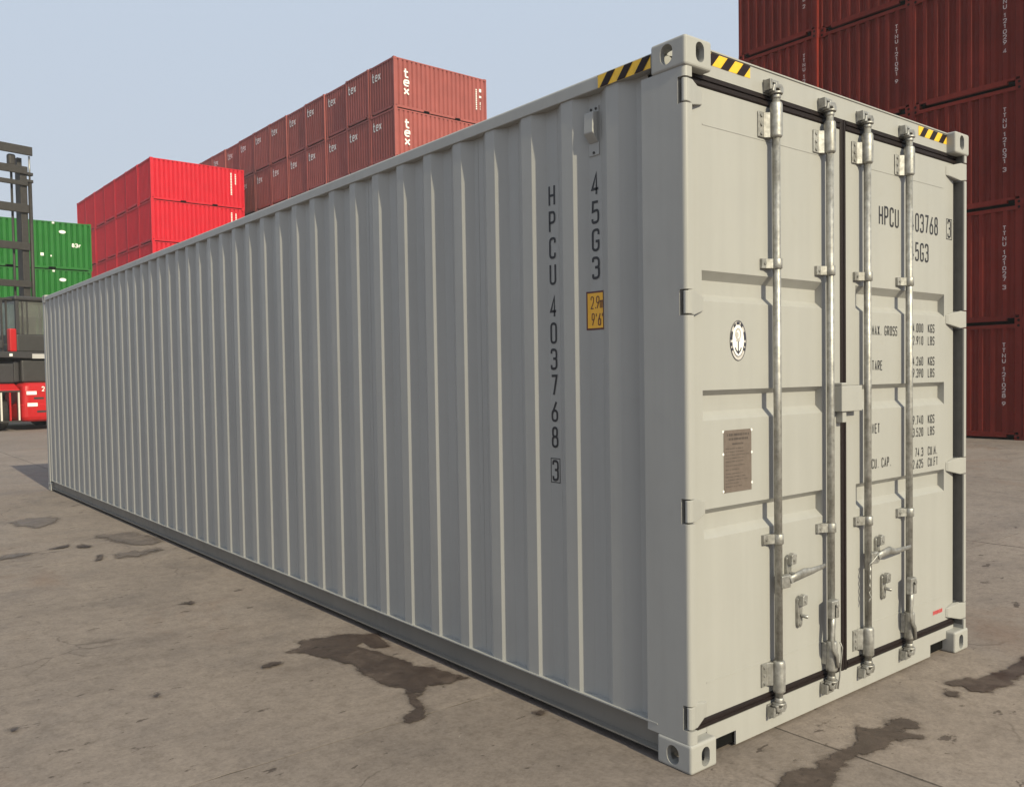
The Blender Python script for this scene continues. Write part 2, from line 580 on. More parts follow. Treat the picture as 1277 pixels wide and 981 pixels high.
class Sheet:
    """flat print laid on a surface: 2D shapes mapped to 3D"""

    def __init__(self, o, ux, uy, lift=0.0012):
        self.o, self.ux, self.uy = Vector(o), Vector(ux), Vector(uy)
        self.n = self.ux.cross(self.uy)
        self.lift = lift
        self.k = 0
        self.mb = MB()

    def poly(self, vs2, fs):
        h = self.lift + (self.k % 5) * 0.00016
        self.k += 1
        self.mb.add([self.o + self.ux * v[0] + self.uy * v[1] + self.n * h for v in vs2], fs)

    def glyph(self, ch, x, y, w, h, s):
        """stroke centre lines fill the box minus half the stroke"""
        for st in GL.get(ch, []):
            closed = isinstance(st, tuple)
            pts = st[1] if closed else st
            q = [(x + s / 2 + p[0] * (w - s), y + s / 2 + p[1] * (h - s)) + tuple(p[2:]) for p in pts]
            q = fillet(q, (w - s) * 0.5, closed)
            self.poly(*ribbon(q, s, closed))

    def text(self, t, x, y, w, h, s, adv):
        for ch in t:
            if ch == '.':
                self.glyph(ch, x - adv * 0.10, y, w, h, s)
                x += adv * 0.55
                continue
            self.glyph(ch, x, y, w, h, s)
            x += adv

    def column(self, t, x, ytop, w, h, s, adv):
        for ch in t:
            if ch != ' ':
                self.glyph(ch, x, ytop - h, w, h, s)
            ytop -= adv if ch != ' ' else adv * 0.55

    def rect(self, x0, x1, y0, y1):
        self.poly([(x0, y0), (x1, y0), (x1, y1), (x0, y1)], [(0, 1, 2, 3)])

    def frame(self, x0, x1, y0, y1, t):
        o = [(x0, y0), (x1, y0), (x1, y1), (x0, y1)]
        i_ = [(x0 + t, y0 + t), (x1 - t, y0 + t), (x1 - t, y1 - t), (x0 + t, y1 - t)]
        self.poly(o + i_, [(k, (k + 1) % 4, 4 + (k + 1) % 4, 4 + k) for k in range(4)])

    def ellipse(self, cx, cy, a, b, a2=0.0, b2=0.0, t0=0, t1=360, n=36):
        full = (t1 - t0) >= 360
        m = n if full else n + 1
        ts = [radians(t0 + (t1 - t0) * i / n) for i in range(m)]
        out = [(cx + a * cos(t), cy + b * sin(t)) for t in ts]
        if a2 == 0:
            self.poly(out, [tuple(range(m))])
            return
        inn = [(cx + a2 * cos(t), cy + b2 * sin(t)) for t in ts]
        self.poly(out + inn, [(i, (i + 1) % m, m + (i + 1) % m, m + i) for i in range(m if full else m - 1)])

    def build(self, name, mat, parent, **k):
        return self.mb.build(name, mat, parent, **k)

    def mesh(self, name, mat):
        return self.mb.mesh(name, mat)


# ------------------------------------------------------------------ ground
ground = MB().add([(-1500, -1500, -0.0014), (1500, -1500, -0.0014), (1500, 1500, -0.0014), (-1500, 1500, -0.0014)], [(0, 1, 2, 3)]).build('ground', 'joint_dirt')
tag(ground, 'wide brown grey concrete yard with joints and stains', 'ground', None, 'structure')
SL = 5.0
JX, JY = 0.655, 1.22
J = 0.007
slab = MB()
random.seed(3)


def slab_mesh(seed):
    rnd = random.Random(seed)
    pts = []
    n = 44
    for (a, b) in (((0, 0), (1, 0)), ((1, 0), (1, 1)), ((1, 1), (0, 1)), ((0, 1), (0, 0))):
        for i in range(n):
            t = i / n
            x = (a[0] + (b[0] - a[0]) * t) * SL
            y = (a[1] + (b[1] - a[1]) * t) * SL
            chip = 0.0045 + abs(rnd.gauss(0, 0.0035)) + (rnd.random() < 0.06) * rnd.uniform(0, 0.014)
            chip_y = 0.0006 + abs(rnd.gauss(0, 0.0018)) + (rnd.random() < 0.06) * rnd.uniform(0, 0.012)
            x = min(max(x, chip), SL - chip)
            y = min(max(y, chip_y), SL - chip_y)
            pts.append((x, y))
    return MB().prism(pts, -0.0012, 0.0).mesh('slab', 'concrete')


slab_meshes = [slab_mesh(i) for i in range(6)]
for i in range(-4, 8):
    for j in range(-3, 17):
        link_mesh('slab', slab_meshes[(i * 7 + j * 3) % 6], ground, (JX + (i) * SL, JY + j * SL, 0))

# wet patches, outlines traced on the ground in metres
def patch(outline, name, mat, seed, z=0.004):
    import numpy as np
    P = np.array(outline)
    lo, hi = P.min(0) - 0.11, P.max(0) + 0.11
    size = max(hi - lo)
    st = max(0.012, size / 110)
    xs = np.arange(lo[0], hi[0] + st, st)
    ys = np.arange(lo[1], hi[1] + st, st)
    X, Y = np.meshgrid(xs, ys, indexing='ij')
    q = np.stack([X.ravel(), Y.ravel()], 1)
    dist = np.full(len(q), 1e9)
    inside = np.zeros(len(q), bool)
    n = len(P)
    for i in range(n):
        a, b_ = P[i], P[(i + 1) % n]
        ab = b_ - a
        t = np.clip(((q - a) @ ab) / (ab @ ab + 1e-12), 0, 1)
        dist = np.minimum(dist, np.linalg.norm(q - a - t[:, None] * ab, axis=1))
        cond = ((a[1] > q[:, 1]) != (b_[1] > q[:, 1]))
        xi = a[0] + (q[:, 1] - a[1]) / (b_[1] - a[1] + 1e-12) * ab[0]
        inside ^= cond & (q[:, 0] < xi)
    d = np.where(inside, dist, -dist)
    ny = len(ys)
    ok = d > -0.10
    idx = -np.ones(len(q), int)
    faces = []
    for i in range(len(xs) - 1):
        for j in range(ny - 1):
            f = (i * ny + j, (i + 1) * ny + j, (i + 1) * ny + j + 1, i * ny + j + 1)
            if ok[f[0]] or ok[f[1]] or ok[f[2]] or ok[f[3]]:
                faces.append(f)
    used = sorted({v for f in faces for v in f})
    remap = {v: k for k, v in enumerate(used)}
    me = bpy.data.meshes.new(name)
    me.from_pydata([(q[v, 0], q[v, 1], z) for v in used], [], [tuple(remap[v] for v in f) for f in faces])
    at = me.attributes.new('edge', 'FLOAT', 'POINT')
    at.data.foreach_set('value', [float(d[v]) for v in used])
    me.materials.append(MATS[mat])
    return link_mesh(name, me, ground)


STAINS = [
    ('wet', [(-0.411, 2.687), (-0.304, 2.667), (-0.073, 2.579), (0.018, 2.498), (-0.025, 2.299), (-0.085, 2.217), (-0.147, 2.254), (-0.129, 2.391), (-0.194, 2.358), (-0.151, 2.146), (-0.123, 1.997), (-0.127, 1.842), (-0.07, 1.754), (-0.022, 1.491), (-0.123, 1.476), (-0.243, 1.526), (-0.296, 1.46), (-0.343, 1.437), (-0.33, 1.49), (-0.388, 1.383), (-0.42, 1.262), (-0.488, 1.181), (-0.565, 1.182), (-0.565, 1.259), (-0.468, 1.304), (-0.383, 1.472), (-0.337, 1.595), (-0.4, 1.683), (-0.411, 1.904), (-0.377, 2.023), (-0.41, 2.209), (-0.491, 2.445), (-0.555, 2.519), (-0.477, 2.546)]),
    ('wet', [(0.167, -0.267), (0.323, -0.226), (0.43, -0.29), (0.5, -0.253), (0.536, -0.269), (0.625, -0.258), (0.752, -0.26), (0.808, -0.261), (0.904, -0.179), (0.94, -0.176), (0.947, -0.216), (0.982, -0.263), (1.064, -0.231), (1.148, -0.232), (1.183, -0.28), (1.166, -0.337), (1.111, -0.348), (1.077, -0.311), (1.012, -0.323), (1.053, -0.397), (1.021, -0.412), (0.964, -0.379), (0.91, -0.364), (0.816, -0.361), (0.696, -0.333), (0.615, -0.337), (0.58, -0.316), (0.544, -0.347), (0.459, -0.356), (0.381, -0.381), (0.276, -0.405), (0.125, -0.372), (0.074, -0.305)]),
    ('wet', [(1.765, -0.173), (1.931, -0.217), (1.94, -0.271), (2.168, -0.282), (2.301, -0.3), (2.479, -0.276), (2.648, -0.289), (2.555, -0.37), (2.304, -0.402), (2.18, -0.388), (2.046, -0.386), (2.006, -0.418), (1.914, -0.382), (1.771, -0.364), (1.735, -0.312), (1.792, -0.254), (1.76, -0.204)]),
    ('wet', [(1.621, -0.233), (1.671, -0.239), (1.676, -0.282), (1.635, -0.3), (1.58, -0.268)]),
    ('damp', [(-0.958, 9.099), (-0.778, 9.281), (-0.601, 9.227), (-0.483, 9.025), (-0.53, 8.826), (-0.714, 8.529), (-0.831, 8.447), (-0.877, 8.685), (-0.957, 8.735)]),
    ('damp', [(-0.454, 7.486), (-0.303, 7.4), (-0.09, 7.432), (-0.071, 7.18), (-0.007, 6.895), (-0.036, 6.653), (-0.138, 6.544), (-0.302, 6.647), (-0.313, 6.811), (-0.369, 6.915), (-0.404, 7.107)]),
    ('damp', [(-1.463, 6.891), (-1.392, 6.895), (-1.309, 6.97), (-1.1, 6.912), (-1.19, 6.813), (-1.339, 6.776), (-1.414, 6.742)]),
    ('wet', [(-0.057, 0.891), (0.007, 0.864), (-0.041, 0.821), (-0.08, 0.839)]),
    ('damp', [(-0.548, 6.261), (-0.467, 6.276), (-0.385, 6.338), (-0.343, 6.206), (-0.249, 6.304), (-0.152, 6.31), (-0.181, 6.193), (-0.312, 6.131), (-0.423, 6.012), (-0.495, 6.123), (-0.554, 6.09)]),
    ('wet', [(-0.767, 6.076), (-0.695, 6.308), (-0.652, 6.357), (-0.661, 6.215), (-0.716, 6.112)]),
    ('wet', [(-0.743, 6.981), (-0.674, 6.996), (-0.623, 6.868), (-0.663, 6.808), (-0.739, 6.878)]),
    ('wet', [(-0.969, 6.978), (-0.87, 7.06), (-0.773, 7.089), (-0.799, 6.994), (-0.891, 6.953)]),
    ('wet', [(-0.804, 2.379), (-0.764, 2.394), (-0.671, 2.386), (-0.658, 2.345), (-0.694, 2.333), (-0.781, 2.33)]),
    ('wet', [(-0.65, 4.054), (-0.605, 4.062), (-0.579, 4.002), (-0.621, 3.98)]),
    ('wet', [(-2.024, 2.298), (-2.002, 2.313), (-1.979, 2.289), (-2.002, 2.27)]),
    ('wet', [(-1.375, 2.313), (-1.349, 2.326), (-1.323, 2.303), (-1.362, 2.283)]),
]
for k, (kind, outline) in enumerate(STAINS):
    patch(outline, 'stain', kind + '_concrete', 40 + k, 0.004 + 0.0006 * k)

# ------------------------------------------------------------------ corner casting (shared by every container)
def stadium(w, h, n=10):
    r = w / 2
    return arc(0, h / 2 - r, r, 0, 180, n) + arc(0, -h / 2 + r, r, 180, 360, n)


def casting_mesh(mat, sx, sy, sz, bev=0.011):
    """casting whose outer corner is the origin and which extends +x (162), +y (178), +z (118); mirrored by signs"""
    X, Y, Z = 0.162, 0.178, 0.118
    ob = MB().box(0, X, 0, Y, 0, Z).build('tmp', mat, None, bev, 3)
    ob.modifiers['bevel'].limit_method = 'NONE'
    cuts = []
    cuts.append(MB().box(0.026, X - 0.018, 0.026, Y - 0.018, 0.022, Z - 0.018).build('tmp', 'interior_shade'))
    st = stadium(0.051, 0.079)
    cuts.append(MB().prism([(p[0] + 0.089, p[1] + 0.055) for p in st], -0.05, 0.06, 'y').build('tmp', 'interior_shade'))
    st2 = stadium(0.063, 0.079)
    cuts.append(MB().prism([(p[0] + 0.095, p[1] + 0.055) for p in st2], -0.05, 0.06, 'x').build('tmp', 'interior_shade'))
    cuts.append(MB().prism([(p[0] + 0.089, p[1] * 1.5 + 0.10) for p in st2], -0.05, 0.06, 'z').build('tmp', 'interior_shade'))
    for c in cuts:
        md = ob.modifiers.new('cut', 'BOOLEAN')
        md.operation = 'DIFFERENCE'
        md.solver = 'EXACT'
        md.object = c
    dg = bpy.context.evaluated_depsgraph_get()
    me = bpy.data.meshes.new_from_object(ob.evaluated_get(dg))
    for o in cuts + [ob]:
        bpy.data.objects.remove(o)
    bm = bmesh.new()
    bm.from_mesh(me)
    for v in bm.verts:
        v.co.x *= sx; v.co.y *= sy; v.co.z *= sz
    if sx * sy * sz < 0:
        bmesh.ops.reverse_faces(bm, faces=bm.faces)
    for f in bm.faces:
        f.material_index = 0
    bm.to_mesh(me)
    bm.free()
    me.materials.clear()
    me.materials.append(MATS[mat])
    me.name = 'corner_casting'
    return me


# ------------------------------------------------------------------ the grey forty-foot container
W, L, H = 2.438, 12.192, 2.896
box = empty('shipping_container', (0, 0, 0))
tag(box, 'pale grey forty foot high cube container with closed doors and galvanised locking bars', 'container')
for sx, cx in ((1, 0), (-1, W)):
    for sy, cy in ((1, 0), (-1, L)):
        for sz, cz in ((1, 0), (-1, H)):
            link_mesh('corner_casting', casting_mesh('casting_paint', sx, sy, sz), box, (cx, cy, cz))

HZ = [(2.643, 2.733), (1.823, 1.913), (1.002, 1.090), (0.177, 0.266)]     # hinge heights


def door_post(mir):
    mx = (lambda x: x) if not mir else (lambda x: W - x)
    full = [(0.005, 0.232), (0.005, 0.024)] + [(x, y) for x, y in arc(0.023, 0.024, 0.018, 180, 270, 5)] + \
           [(0.046, 0.006), (0.046, 0.074), (0.070, 0.078), (0.070, 0.128), (0.060, 0.232)]
    notch = [(0.005, 0.232), (0.005, 0.043), (0.046, 0.049), (0.046, 0.074), (0.070, 0.078), (0.070, 0.128), (0.060, 0.232)]
    mb = MB()
    zs = [0.118]
    for a, b in HZ[::-1]:
        zs += [a - 0.006, b + 0.006]
    zs.append(H - 0.118)
    for i in range(len(zs) - 1):
        pr = notch if i % 2 else full
        pr = [(mx(x), y) for x, y in pr]
        if not mir:
            pr = pr
        else:
            pr = pr[::-1]
        mb.prism(pr, zs[i], zs[i + 1])
    o = mb.build('corner_post', 'grey_paint', box)
    return o


door_post(False)
door_post(True)
for x0, x1 in ((0.004, 0.10), (W - 0.10, W - 0.004)):
    MB().box(x0, x1, L - 0.12, L - 0.004, 0.118, H - 0.118).build('corner_post', 'grey_paint', box, 0.012, 3)

# rails
for mir in (0, 1):
    m = (lambda x: x) if not mir else (lambda x: W - x)
    pr = [(0.004, 2.812), (0.004, 2.866), (0.012, 2.874), (0.060, 2.874), (0.060, 2.812)]
    pr = [(m(x), z) for x, z in pr]
    MB().prism(pr if mir else pr[::-1], 0.178, L - 0.178, 'y').build('top_rail', 'grey_paint', box, 0.004, 2)
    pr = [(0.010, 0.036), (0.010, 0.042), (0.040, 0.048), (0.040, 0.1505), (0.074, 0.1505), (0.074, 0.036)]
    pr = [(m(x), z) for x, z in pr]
    MB().prism(pr if mir else pr[::-1], 0.1785, L - 0.1785, 'y').build('bottom_rail', 'rail_dark', box)
    pr = [(m(x), z) for x, z in ((0.003, 0.151), (0.003, 0.157), (0.074, 0.157), (0.074, 0.151))]
    MB().prism(pr if mir else pr[::-1], 0.1785, L - 0.1785, 'y').build('rail_flange', 'grey_paint', box)

# corrugated side sheets: outer flat .072, slope .068, inner flat .075
PITCH, Y0 = 0.2830, 0.650
XO, XI = 0.012, 0.048


def corr_x(y):
    t = (y - Y0) % PITCH
    if t < 0.072: return XO
    if t < 0.140: return XO + (t - 0.072) / 0.068 * (XI - XO)
    if t < 0.215: return XI
    return XI - (t - 0.215) / 0.068 * (XI - XO)


def corr_breaks(a, b):
    ys = [a, b]
    k0 = int((a - Y0) // PITCH) - 1
    for k in range(k0, k0 + int((b - a) / PITCH) + 4):
        for t in (0, 0.072, 0.140, 0.215):
            y = Y0 + k * PITCH + t
            if a < y < b:
                ys.append(y)
    return sorted(ys)


def side_sheet(a, b, mir):
    m = (lambda x: x) if not mir else (lambda x: W - x)
    ys = corr_breaks(a, b)
    mb = MB()
    prof = [(corr_x(y + (1e-6 if y == a else -1e-6 if y == b else 0)), y) for y in ys]
    z0, z1 = 0.1572, 2.8118
    vs_ = [(m(x), y, z0) for x, y in prof] + [(m(x), y, z1) for x, y in prof]
    vs_ += [(m(x + 0.002), y, z0) for x, y in prof] + [(m(x + 0.002), y, z1) for x, y in prof]
    n = len(prof)
    fs = []
    for i in range(n - 1):
        q = (i, i + n, i + n + 1, i + 1)
        q2 = (2 * n + i, 2 * n + i + 1, 3 * n + i + 1, 3 * n + i)
        fs += [q if not mir else q[::-1], q2 if not mir else q2[::-1]]
    fs += [(0, 2 * n, 3 * n, n), (n - 1, 2 * n - 1, 4 * n - 1, 3 * n - 1)]
    return mb.add(vs_, fs).build('side_panel', 'grey_paint', box)


edges = [0.2325, 1.402]
while edges[-1] + 1.132 < 11.4:
    edges.append(edges[-1] + 1.132)
edges.append(L - 0.1205)
for mir in (0, 1):
    for a, b in zip(edges[:-1], edges[1:]):
        o = side_sheet(a, b - 0.0005, mir)
    # lap welds standing on the inner flats
    mb = MB()
    for s in edges[1:-1]:
        x = corr_x(s)
        xa, xb = (x - 0.0012, x - 0.0002) if not mir else (W - x + 0.0002, W - x + 0.0012)
        mb.box(xa, xb, s - 0.006, s + 0.004, 0.17, 2.80)
    mb.build('weld_seam', 'grey_paint', box)

# roof, far end, floor
mb = MB()
n = 43
for i in range(n):
    y = 0.18 + (L - 0.36) * i / n
    p = (L - 0.36) / n
    mb.add([(0.06, y, 2.866), (W - 0.06, y, 2.866), (W - 0.06, y + p * .35, 2.866), (0.06, y + p * .35, 2.866), (W - 0.06, y + p * .5, 2.848), (0.06, y + p * .5, 2.848), (W - 0.06, y + p * .85, 2.848), (0.06, y + p * .85, 2.848), (W - 0.06, y + p, 2.866), (0.06, y + p, 2.866)],
           [(0, 1, 2, 3), (3, 2, 4, 5), (5, 4, 6, 7), (7, 6, 8, 9)])
mb.build('roof_panel', 'grey_paint', box)
MB().box(0.1005, W - 0.1005, L - 0.055, L - 0.030, 0.15, 2.80).build('end_panel', 'grey_paint', box)
MB().box(0.1625, W - 0.1625, L - 0.10, L - 0.006, 2.79, 2.88).build('end_rail', 'grey_paint', box)
MB().box(0.1625, W - 0.1625, L - 0.10, L - 0.006, 0.02, 0.149).build('end_rail', 'grey_paint', box)
MB().box(0.076, W - 0.076, 0.20, L - 0.13, 0.105, 0.155).build('floor', 'dark_plastic', box)
for k in range(34):
    y = 0.45 + k * 0.34
    MB().box(0.076, W - 0.076, y, y + 0.045, 0.045, 0.1045).build('floor_beam', 'dark_plastic', box)

# door header and sill
DY = 0.055
header = MB().prism([(0.051, 2.785), (0.051, 2.885), (0.046, 2.886), (0.046, 2.892), (0.14, 2.892), (0.14, 2.785)][::-1], 0.1622, W - 0.1622, 'x').build('door_header', 'grey_paint', box)
sill_poly = [(0.1622, 0.074), (0.354, 0.074), (0.354, 0.013), (2.090, 0.013), (2.090, 0.076), (W - 0.1622, 0.076), (W - 0.1622, 0.136), (W - 0.071, 0.136), (W - 0.071, 0.1385), (0.071, 0.1385), (0.071, 0.136), (0.1622, 0.136)]
sill = MB().prism([(0.1622, 0.074), (0.354, 0.074), (0.354, 0.013), (2.090, 0.013), (2.090, 0.076), (W - 0.1622, 0.076), (W - 0.1622, 0.1385), (0.1622, 0.1385)], 0.051, 0.060, 'y').build('door_sill', 'grey_paint', box)
MB().box(0.1622, W - 0.1622, 0.0605, 0.178, 0.080, 0.1385).build('sill_beam_shade', 'interior_shade', box)
MB().box(0.36, 2.084, 0.0605, 0.178, 0.016, 0.0795).build('sill_beam_shade', 'interior_shade', box)
MB().box(0.1630, 0.3595, 0.070, 0.090, 0.016, 0.0795).build('sill_beam_shade', 'interior_shade', box)  # black plate added as the shade inside the left notch
MB().box(2.0845, W - 0.1630, 0.070, 0.090, 0.016, 0.0795).build('sill_beam_shade', 'interior_shade', box)  # same black stand-in for shade, right notch
MB().box(0.0715, 0.1615, 0.052, 0.12, 0.1185, 0.138).build('sill_end', 'grey_paint', box)
MB().box(W - 0.1615, W - 0.0715, 0.052, 0.12, 0.1185, 0.138).build('sill_end', 'grey_paint', box)
# black sheet standing in for the shade behind the door gaps
MB().box(0.0712, W - 0.0712, 0.112, 0.116, 0.139, 2.784).build('door_backing', 'interior_shade', box)


def gasket(name, x0, x1, z0, z1, axis, parent):
    """two-lipped rubber strip"""
    w = (z1 - z0) if axis == 'x' else (x1 - x0)
    sec = [(0, .070), (0, .054), (w * .12, .049), (w * .42, .049), (w * .48, .054), (w * .54, .054), (w * .60, .048), (w * .88, .048), (w, .054), (w, .070)]
    mb = MB()
    if axis == 'x':
        mb.prism([(y, z0 + a) for a, y in sec][::-1], x0, x1, 'x')
    else:
        mb.prism([(x0 + a, y) for a, y in sec], z0, z1, 'z')
    return mb.build(name, 'gasket_rubber', parent)


GRO = [(2.005, 1.970, 1.913, 1.881), (1.520, 1.497, 1.432, 1.396), (1.034, 1.008, 0.942, 0.911)]
GD = 0.036


def door_leaf(x0, x1, gx0, gx1):
    z0, z1 = 0.179, 2.735
    mb = MB()
    # front face: columns left | grooved | right
    def quad(xa, xb, ya, yb, za, zb):
        mb.add([(xa, ya, za), (xb, ya, za), (xb, yb, zb), (xa, yb, zb)], [(0, 1, 2, 3)])
    quad(x0, gx0, DY, DY, z0, z1)
    quad(gx1, x1, DY, DY, z0, z1)
    z = z1
    for a, b, c, d in GRO:
        quad(gx0, gx1, DY, DY, a, z)
        quad(gx0, gx1, DY + GD, DY, b, a)
        quad(gx0, gx1, DY + GD, DY + GD, c, b)
        quad(gx0, gx1, DY, DY + GD, d, c)
        mb.add([(gx0, DY, a), (gx0, DY + GD, b), (gx0, DY + GD, c), (gx0, DY, d)], [(0, 1, 2, 3)])
        mb.add([(gx1, DY, a), (gx1, DY + GD, b), (gx1, DY + GD, c), (gx1, DY, d)], [(3, 2, 1, 0)])
        z = d
    quad(gx0, gx1, DY, DY, z0, z)
    # edges
    mb.add([(x0, DY, z0), (x0, DY, z1), (x0, .10, z1), (x0, .10, z0)], [(0, 1, 2, 3)])
    mb.add([(x1, DY, z0), (x1, DY, z1), (x1, .10, z1), (x1, .10, z0)], [(3, 2, 1, 0)])
    mb.add([(x0, DY, z1), (x1, DY, z1), (x1, .10, z1), (x0, .10, z1)], [(0, 1, 2, 3)])
    mb.add([(x0, DY, z0), (x1, DY, z0), (x1, .10, z0), (x0, .10, z0)], [(3, 2, 1, 0)])
    # weld lines of the inset sheet
    for zz in (2.590, 0.320):
        mb.box(gx0 + 0.01, gx1 - 0.012, DY - 0.0016, DY + 0.001, zz - 0.003, zz + 0.003)
    return mb.build('door', 'grey_paint', box)


DL = door_leaf(0.0735, 1.186, 0.157, 1.030)
DR = door_leaf(1.236, W - 0.0735, 1.327, 2.257)
for d, xa, xb in ((DL, 0.0735, 1.186), (DR, 1.236, W - 0.0735)):
    gasket('gasket', xa if d is DR else 0.0475, xb if d is DL else W - 0.0475, 2.7365, 2.7845, 'x', d)
    gasket('gasket', xa, xb, 0.139, 0.178, 'x', d)
gasket('gasket', 1.187, 1.235, 0.1385, 2.784, 'z', DL)

# dark strip lining the gap between each post and its door
for mir, d in ((0, DL), (1, DR)):
    zs = [0.140] + [v for a_, b_ in HZ[::-1] for v in (a_ - 0.007, b_ + 0.007)] + [2.776]
    for za, zb in zip(zs[0::2], zs[1::2]):
        xa, xb = (0.0462, 0.0482) if not mir else (W - 0.0482, W - 0.0462)
        MB().box(xa, xb, 0.013, 0.0735, za, zb).build('edge_strip', 'strip_grey', box)

# hinges
def hinge(parent, mir, z0, z1):
    m = (lambda x: x) if not mir else (lambda x: W - x)
    pr = [(0.165, 0.0548), (0.152, 0.043), (0.062, 0.017), (0.034, 0.008), (0.016, 0.007), (0.007, 0.014), (0.006, 0.023), (0.012, 0.030), (0.046, 0.037), (0.078, 0.0548)]
    pr = [(m(x), y) for x, y in pr]
    mb = MB()
    k = len(pr)
    # taper the tongue on the door so that it ends in a chamfer
    def zz(p, top):
        x = p[0] if not mir else W - p[0]
        t = max(0, (x - 0.075) / 0.09)
        return (z1 - 0.020 * t) if top else (z0 + 0.020 * t)
    vs_ = [(x, y, zz((x, y), 0)) for x, y in pr] + [(x, y, zz((x, y), 1)) for x, y in pr]
    fs = [tuple(range(k)), tuple(range(k, 2 * k))[::-1]]
    fs += [(i, k + i, k + (i + 1) % k, (i + 1) % k) for i in range(k)]
    if mir:
        fs = [f[::-1] for f in fs]
    mb.add(vs_, fs)
    o = mb.build('hinge', 'grey_paint', parent, 0.003, 2)
    MB().tube([(m(0.024), 0.028, z0 - 0.005), (m(0.024), 0.028, z1 + 0.005)], 0.006, 10).build('hinge_pin', 'galvanised', parent)


for a, b in HZ:
    hinge(DL, False, a, b)
    hinge(DR, True, a, b)

# ------------------------------------------------------------------ locking gear
RY = 0.020
RODX = [0.623, 1.045, 1.378, 1.792]
DOOR_OF = [DL, DL, DR, DR]


def cam_end(x, z, up, parent):
    """forged cam: neck, collar and two-pronged claw"""
    s = 1 if up else -1
    mb = MB()
    mb.tube([(x, RY, z - s * 0.050), (x, RY, z - s * 0.020), (x, RY, z - s * 0.016), (x, RY, z)], [0.016, 0.016, 0.021, 0.021], 14)
    mb.tube([(x, RY, z), (x, RY, z + s * 0.010)], 0.030, 14)
    prong = [(-0.044, 0.0), (-0.024, 0.0), (-0.020, 0.016), (0.004, 0.018), (0.010, 0.002), (0.034, 0.006), (0.038, 0.022), (0.022, 0.040), (-0.008, 0.036), (-0.034, 0.030)]
    pr = [(x + a, z + s * (b + 0.006)) for a, b in prong]
    mb.prism(pr if up else pr[::-1], RY - 0.016, RY + 0.010, 'y')
    mb.prism([(x - 0.012, z + s * 0.03), (x + 0.008, z + s * 0.03), (x + 0.004, z + s * 0.052), (x - 0.010, z + s * 0.050)][::(1 if up else -1)], RY - 0.010, RY + 0.006, 'y')
    return mb.build('cam', 'galvanised', parent, 0.003, 2)


def keeper(x, z, up, parent):
    s = 1 if up else -1
    mb = MB()
    mb.box(x - 0.050, x + 0.028, 0.042, 0.0505, min(z, z + s * 0.055), max(z, z + s * 0.055))
    mb.prism([(x - 0.056, z + s * 0.050), (x - 0.038, z + s * 0.050), (x - 0.036, z + s * 0.012), (x - 0.052, z + s * 0.004)][::(-1 if up else 1)], 0.010, 0.0415, 'y')
    mb.box(x - 0.034, x + 0.022, 0.020, 0.0415, min(z + s * 0.042, z + s * 0.054), max(z + s * 0.042, z + s * 0.054))
    return mb.build('cam_keeper', 'galvanised', parent, 0.002, 2)


def long_bracket(x, z0, z1, parent, flange=True, fz=None):
    mb = MB()
    n = 14
    # sleeve half round the bar, then the flange to the left on the door
    mb.tube([(x, RY, z0 - 0.006), (x, RY, z0), (x, RY, z0 + 0.004), (x, RY, z1 - 0.010), (x, RY, z1), (x, RY, z1 + 0.006)], [0.021, 0.027, 0.0275, 0.0275, 0.026, 0.020], n)
    fl = -0.086 if flange else -0.030
    mb.prism([(x + fl, 0.0545), (x + fl, 0.047)] + ([(x - 0.046, 0.047)] if flange else []) + [(x - 0.026, 0.030), (x + 0.0, 0.034), (x + 0.0, 0.0545)], fz[0] if fz else z0 + 0.004, fz[1] if fz else z1 - 0.012)
    o = mb.build('guide_bracket', 'galvanised', parent, 0.002, 1)
    if flange:
        for k in range(3):
            zz = fz[0] + 0.016 + (fz[1] - fz[0] - 0.032) * k / 2
            MB().tube([(x - 0.067, 0.0472, zz), (x - 0.067, 0.042, zz)], 0.0085, 8).build('bolt', 'galvanised', parent)
    for zz in (z0 + 0.022, z1 - 0.028):
        MB().tube([(x + 0.0262, RY, zz), (x + 0.0290, RY, zz)], 0.0045, 8).build('bolt', 'mast_steel', parent)
    return o


def clamp(x, z, parent):
    mb = MB()
    mb.tube([(x, RY, z - 0.022), (x, RY, z + 0.022)], 0.0235, 14)
    mb.prism([(x - 0.075, 0.0545), (x - 0.075, 0.040), (x - 0.050, 0.038), (x - 0.022, 0.022), (x, 0.03), (x, 0.0545)], z - 0.021, z + 0.021)
    o = mb.build('guide_clamp', 'galvanised', parent, 0.0015, 1)
    MB().tube([(x - 0.058, 0.0395, z), (x - 0.058, 0.035, z)], 0.007, 8).build('bolt', 'galvanised', parent)
    MB().tube([(x + 0.0232, RY, z), (x + 0.0255, RY, z)], 0.005, 8).build('bolt', 'mast_steel', parent)
    return o


MIDZ = [2.058, 2.055, 2.048, 2.046]
LOWZ = [0.860, 0.858, 0.852, 0.848]
TOPB = [(2.604, 2.745), (2.600, 2.736), (2.598, 2.735), (2.596, 2.733)]
for i, x in enumerate(RODX):
    d = DOOR_OF[i]
    MB().tube([(x, RY, 0.14), (x, RY, 2.782)], 0.0172, 18).build('locking_bar', 'galvanised', d)
    cam_end(x, 2.782, True, d)
    cam_end(x, 0.138, False, d)
    keeper(x, 2.790, True, header)
    keeper(x, 0.130, False, sill)
    long_bracket(x, TOPB[i][0], TOPB[i][1], d, True, (TOPB[i][0] - 0.006, TOPB[i][1] - 0.038))
    long_bracket(x, 0.185, 0.318, d, i in (0, 2), (0.212, 0.314))
    clamp(x, MIDZ[i], d)
    clamp(x, LOWZ[i], d)


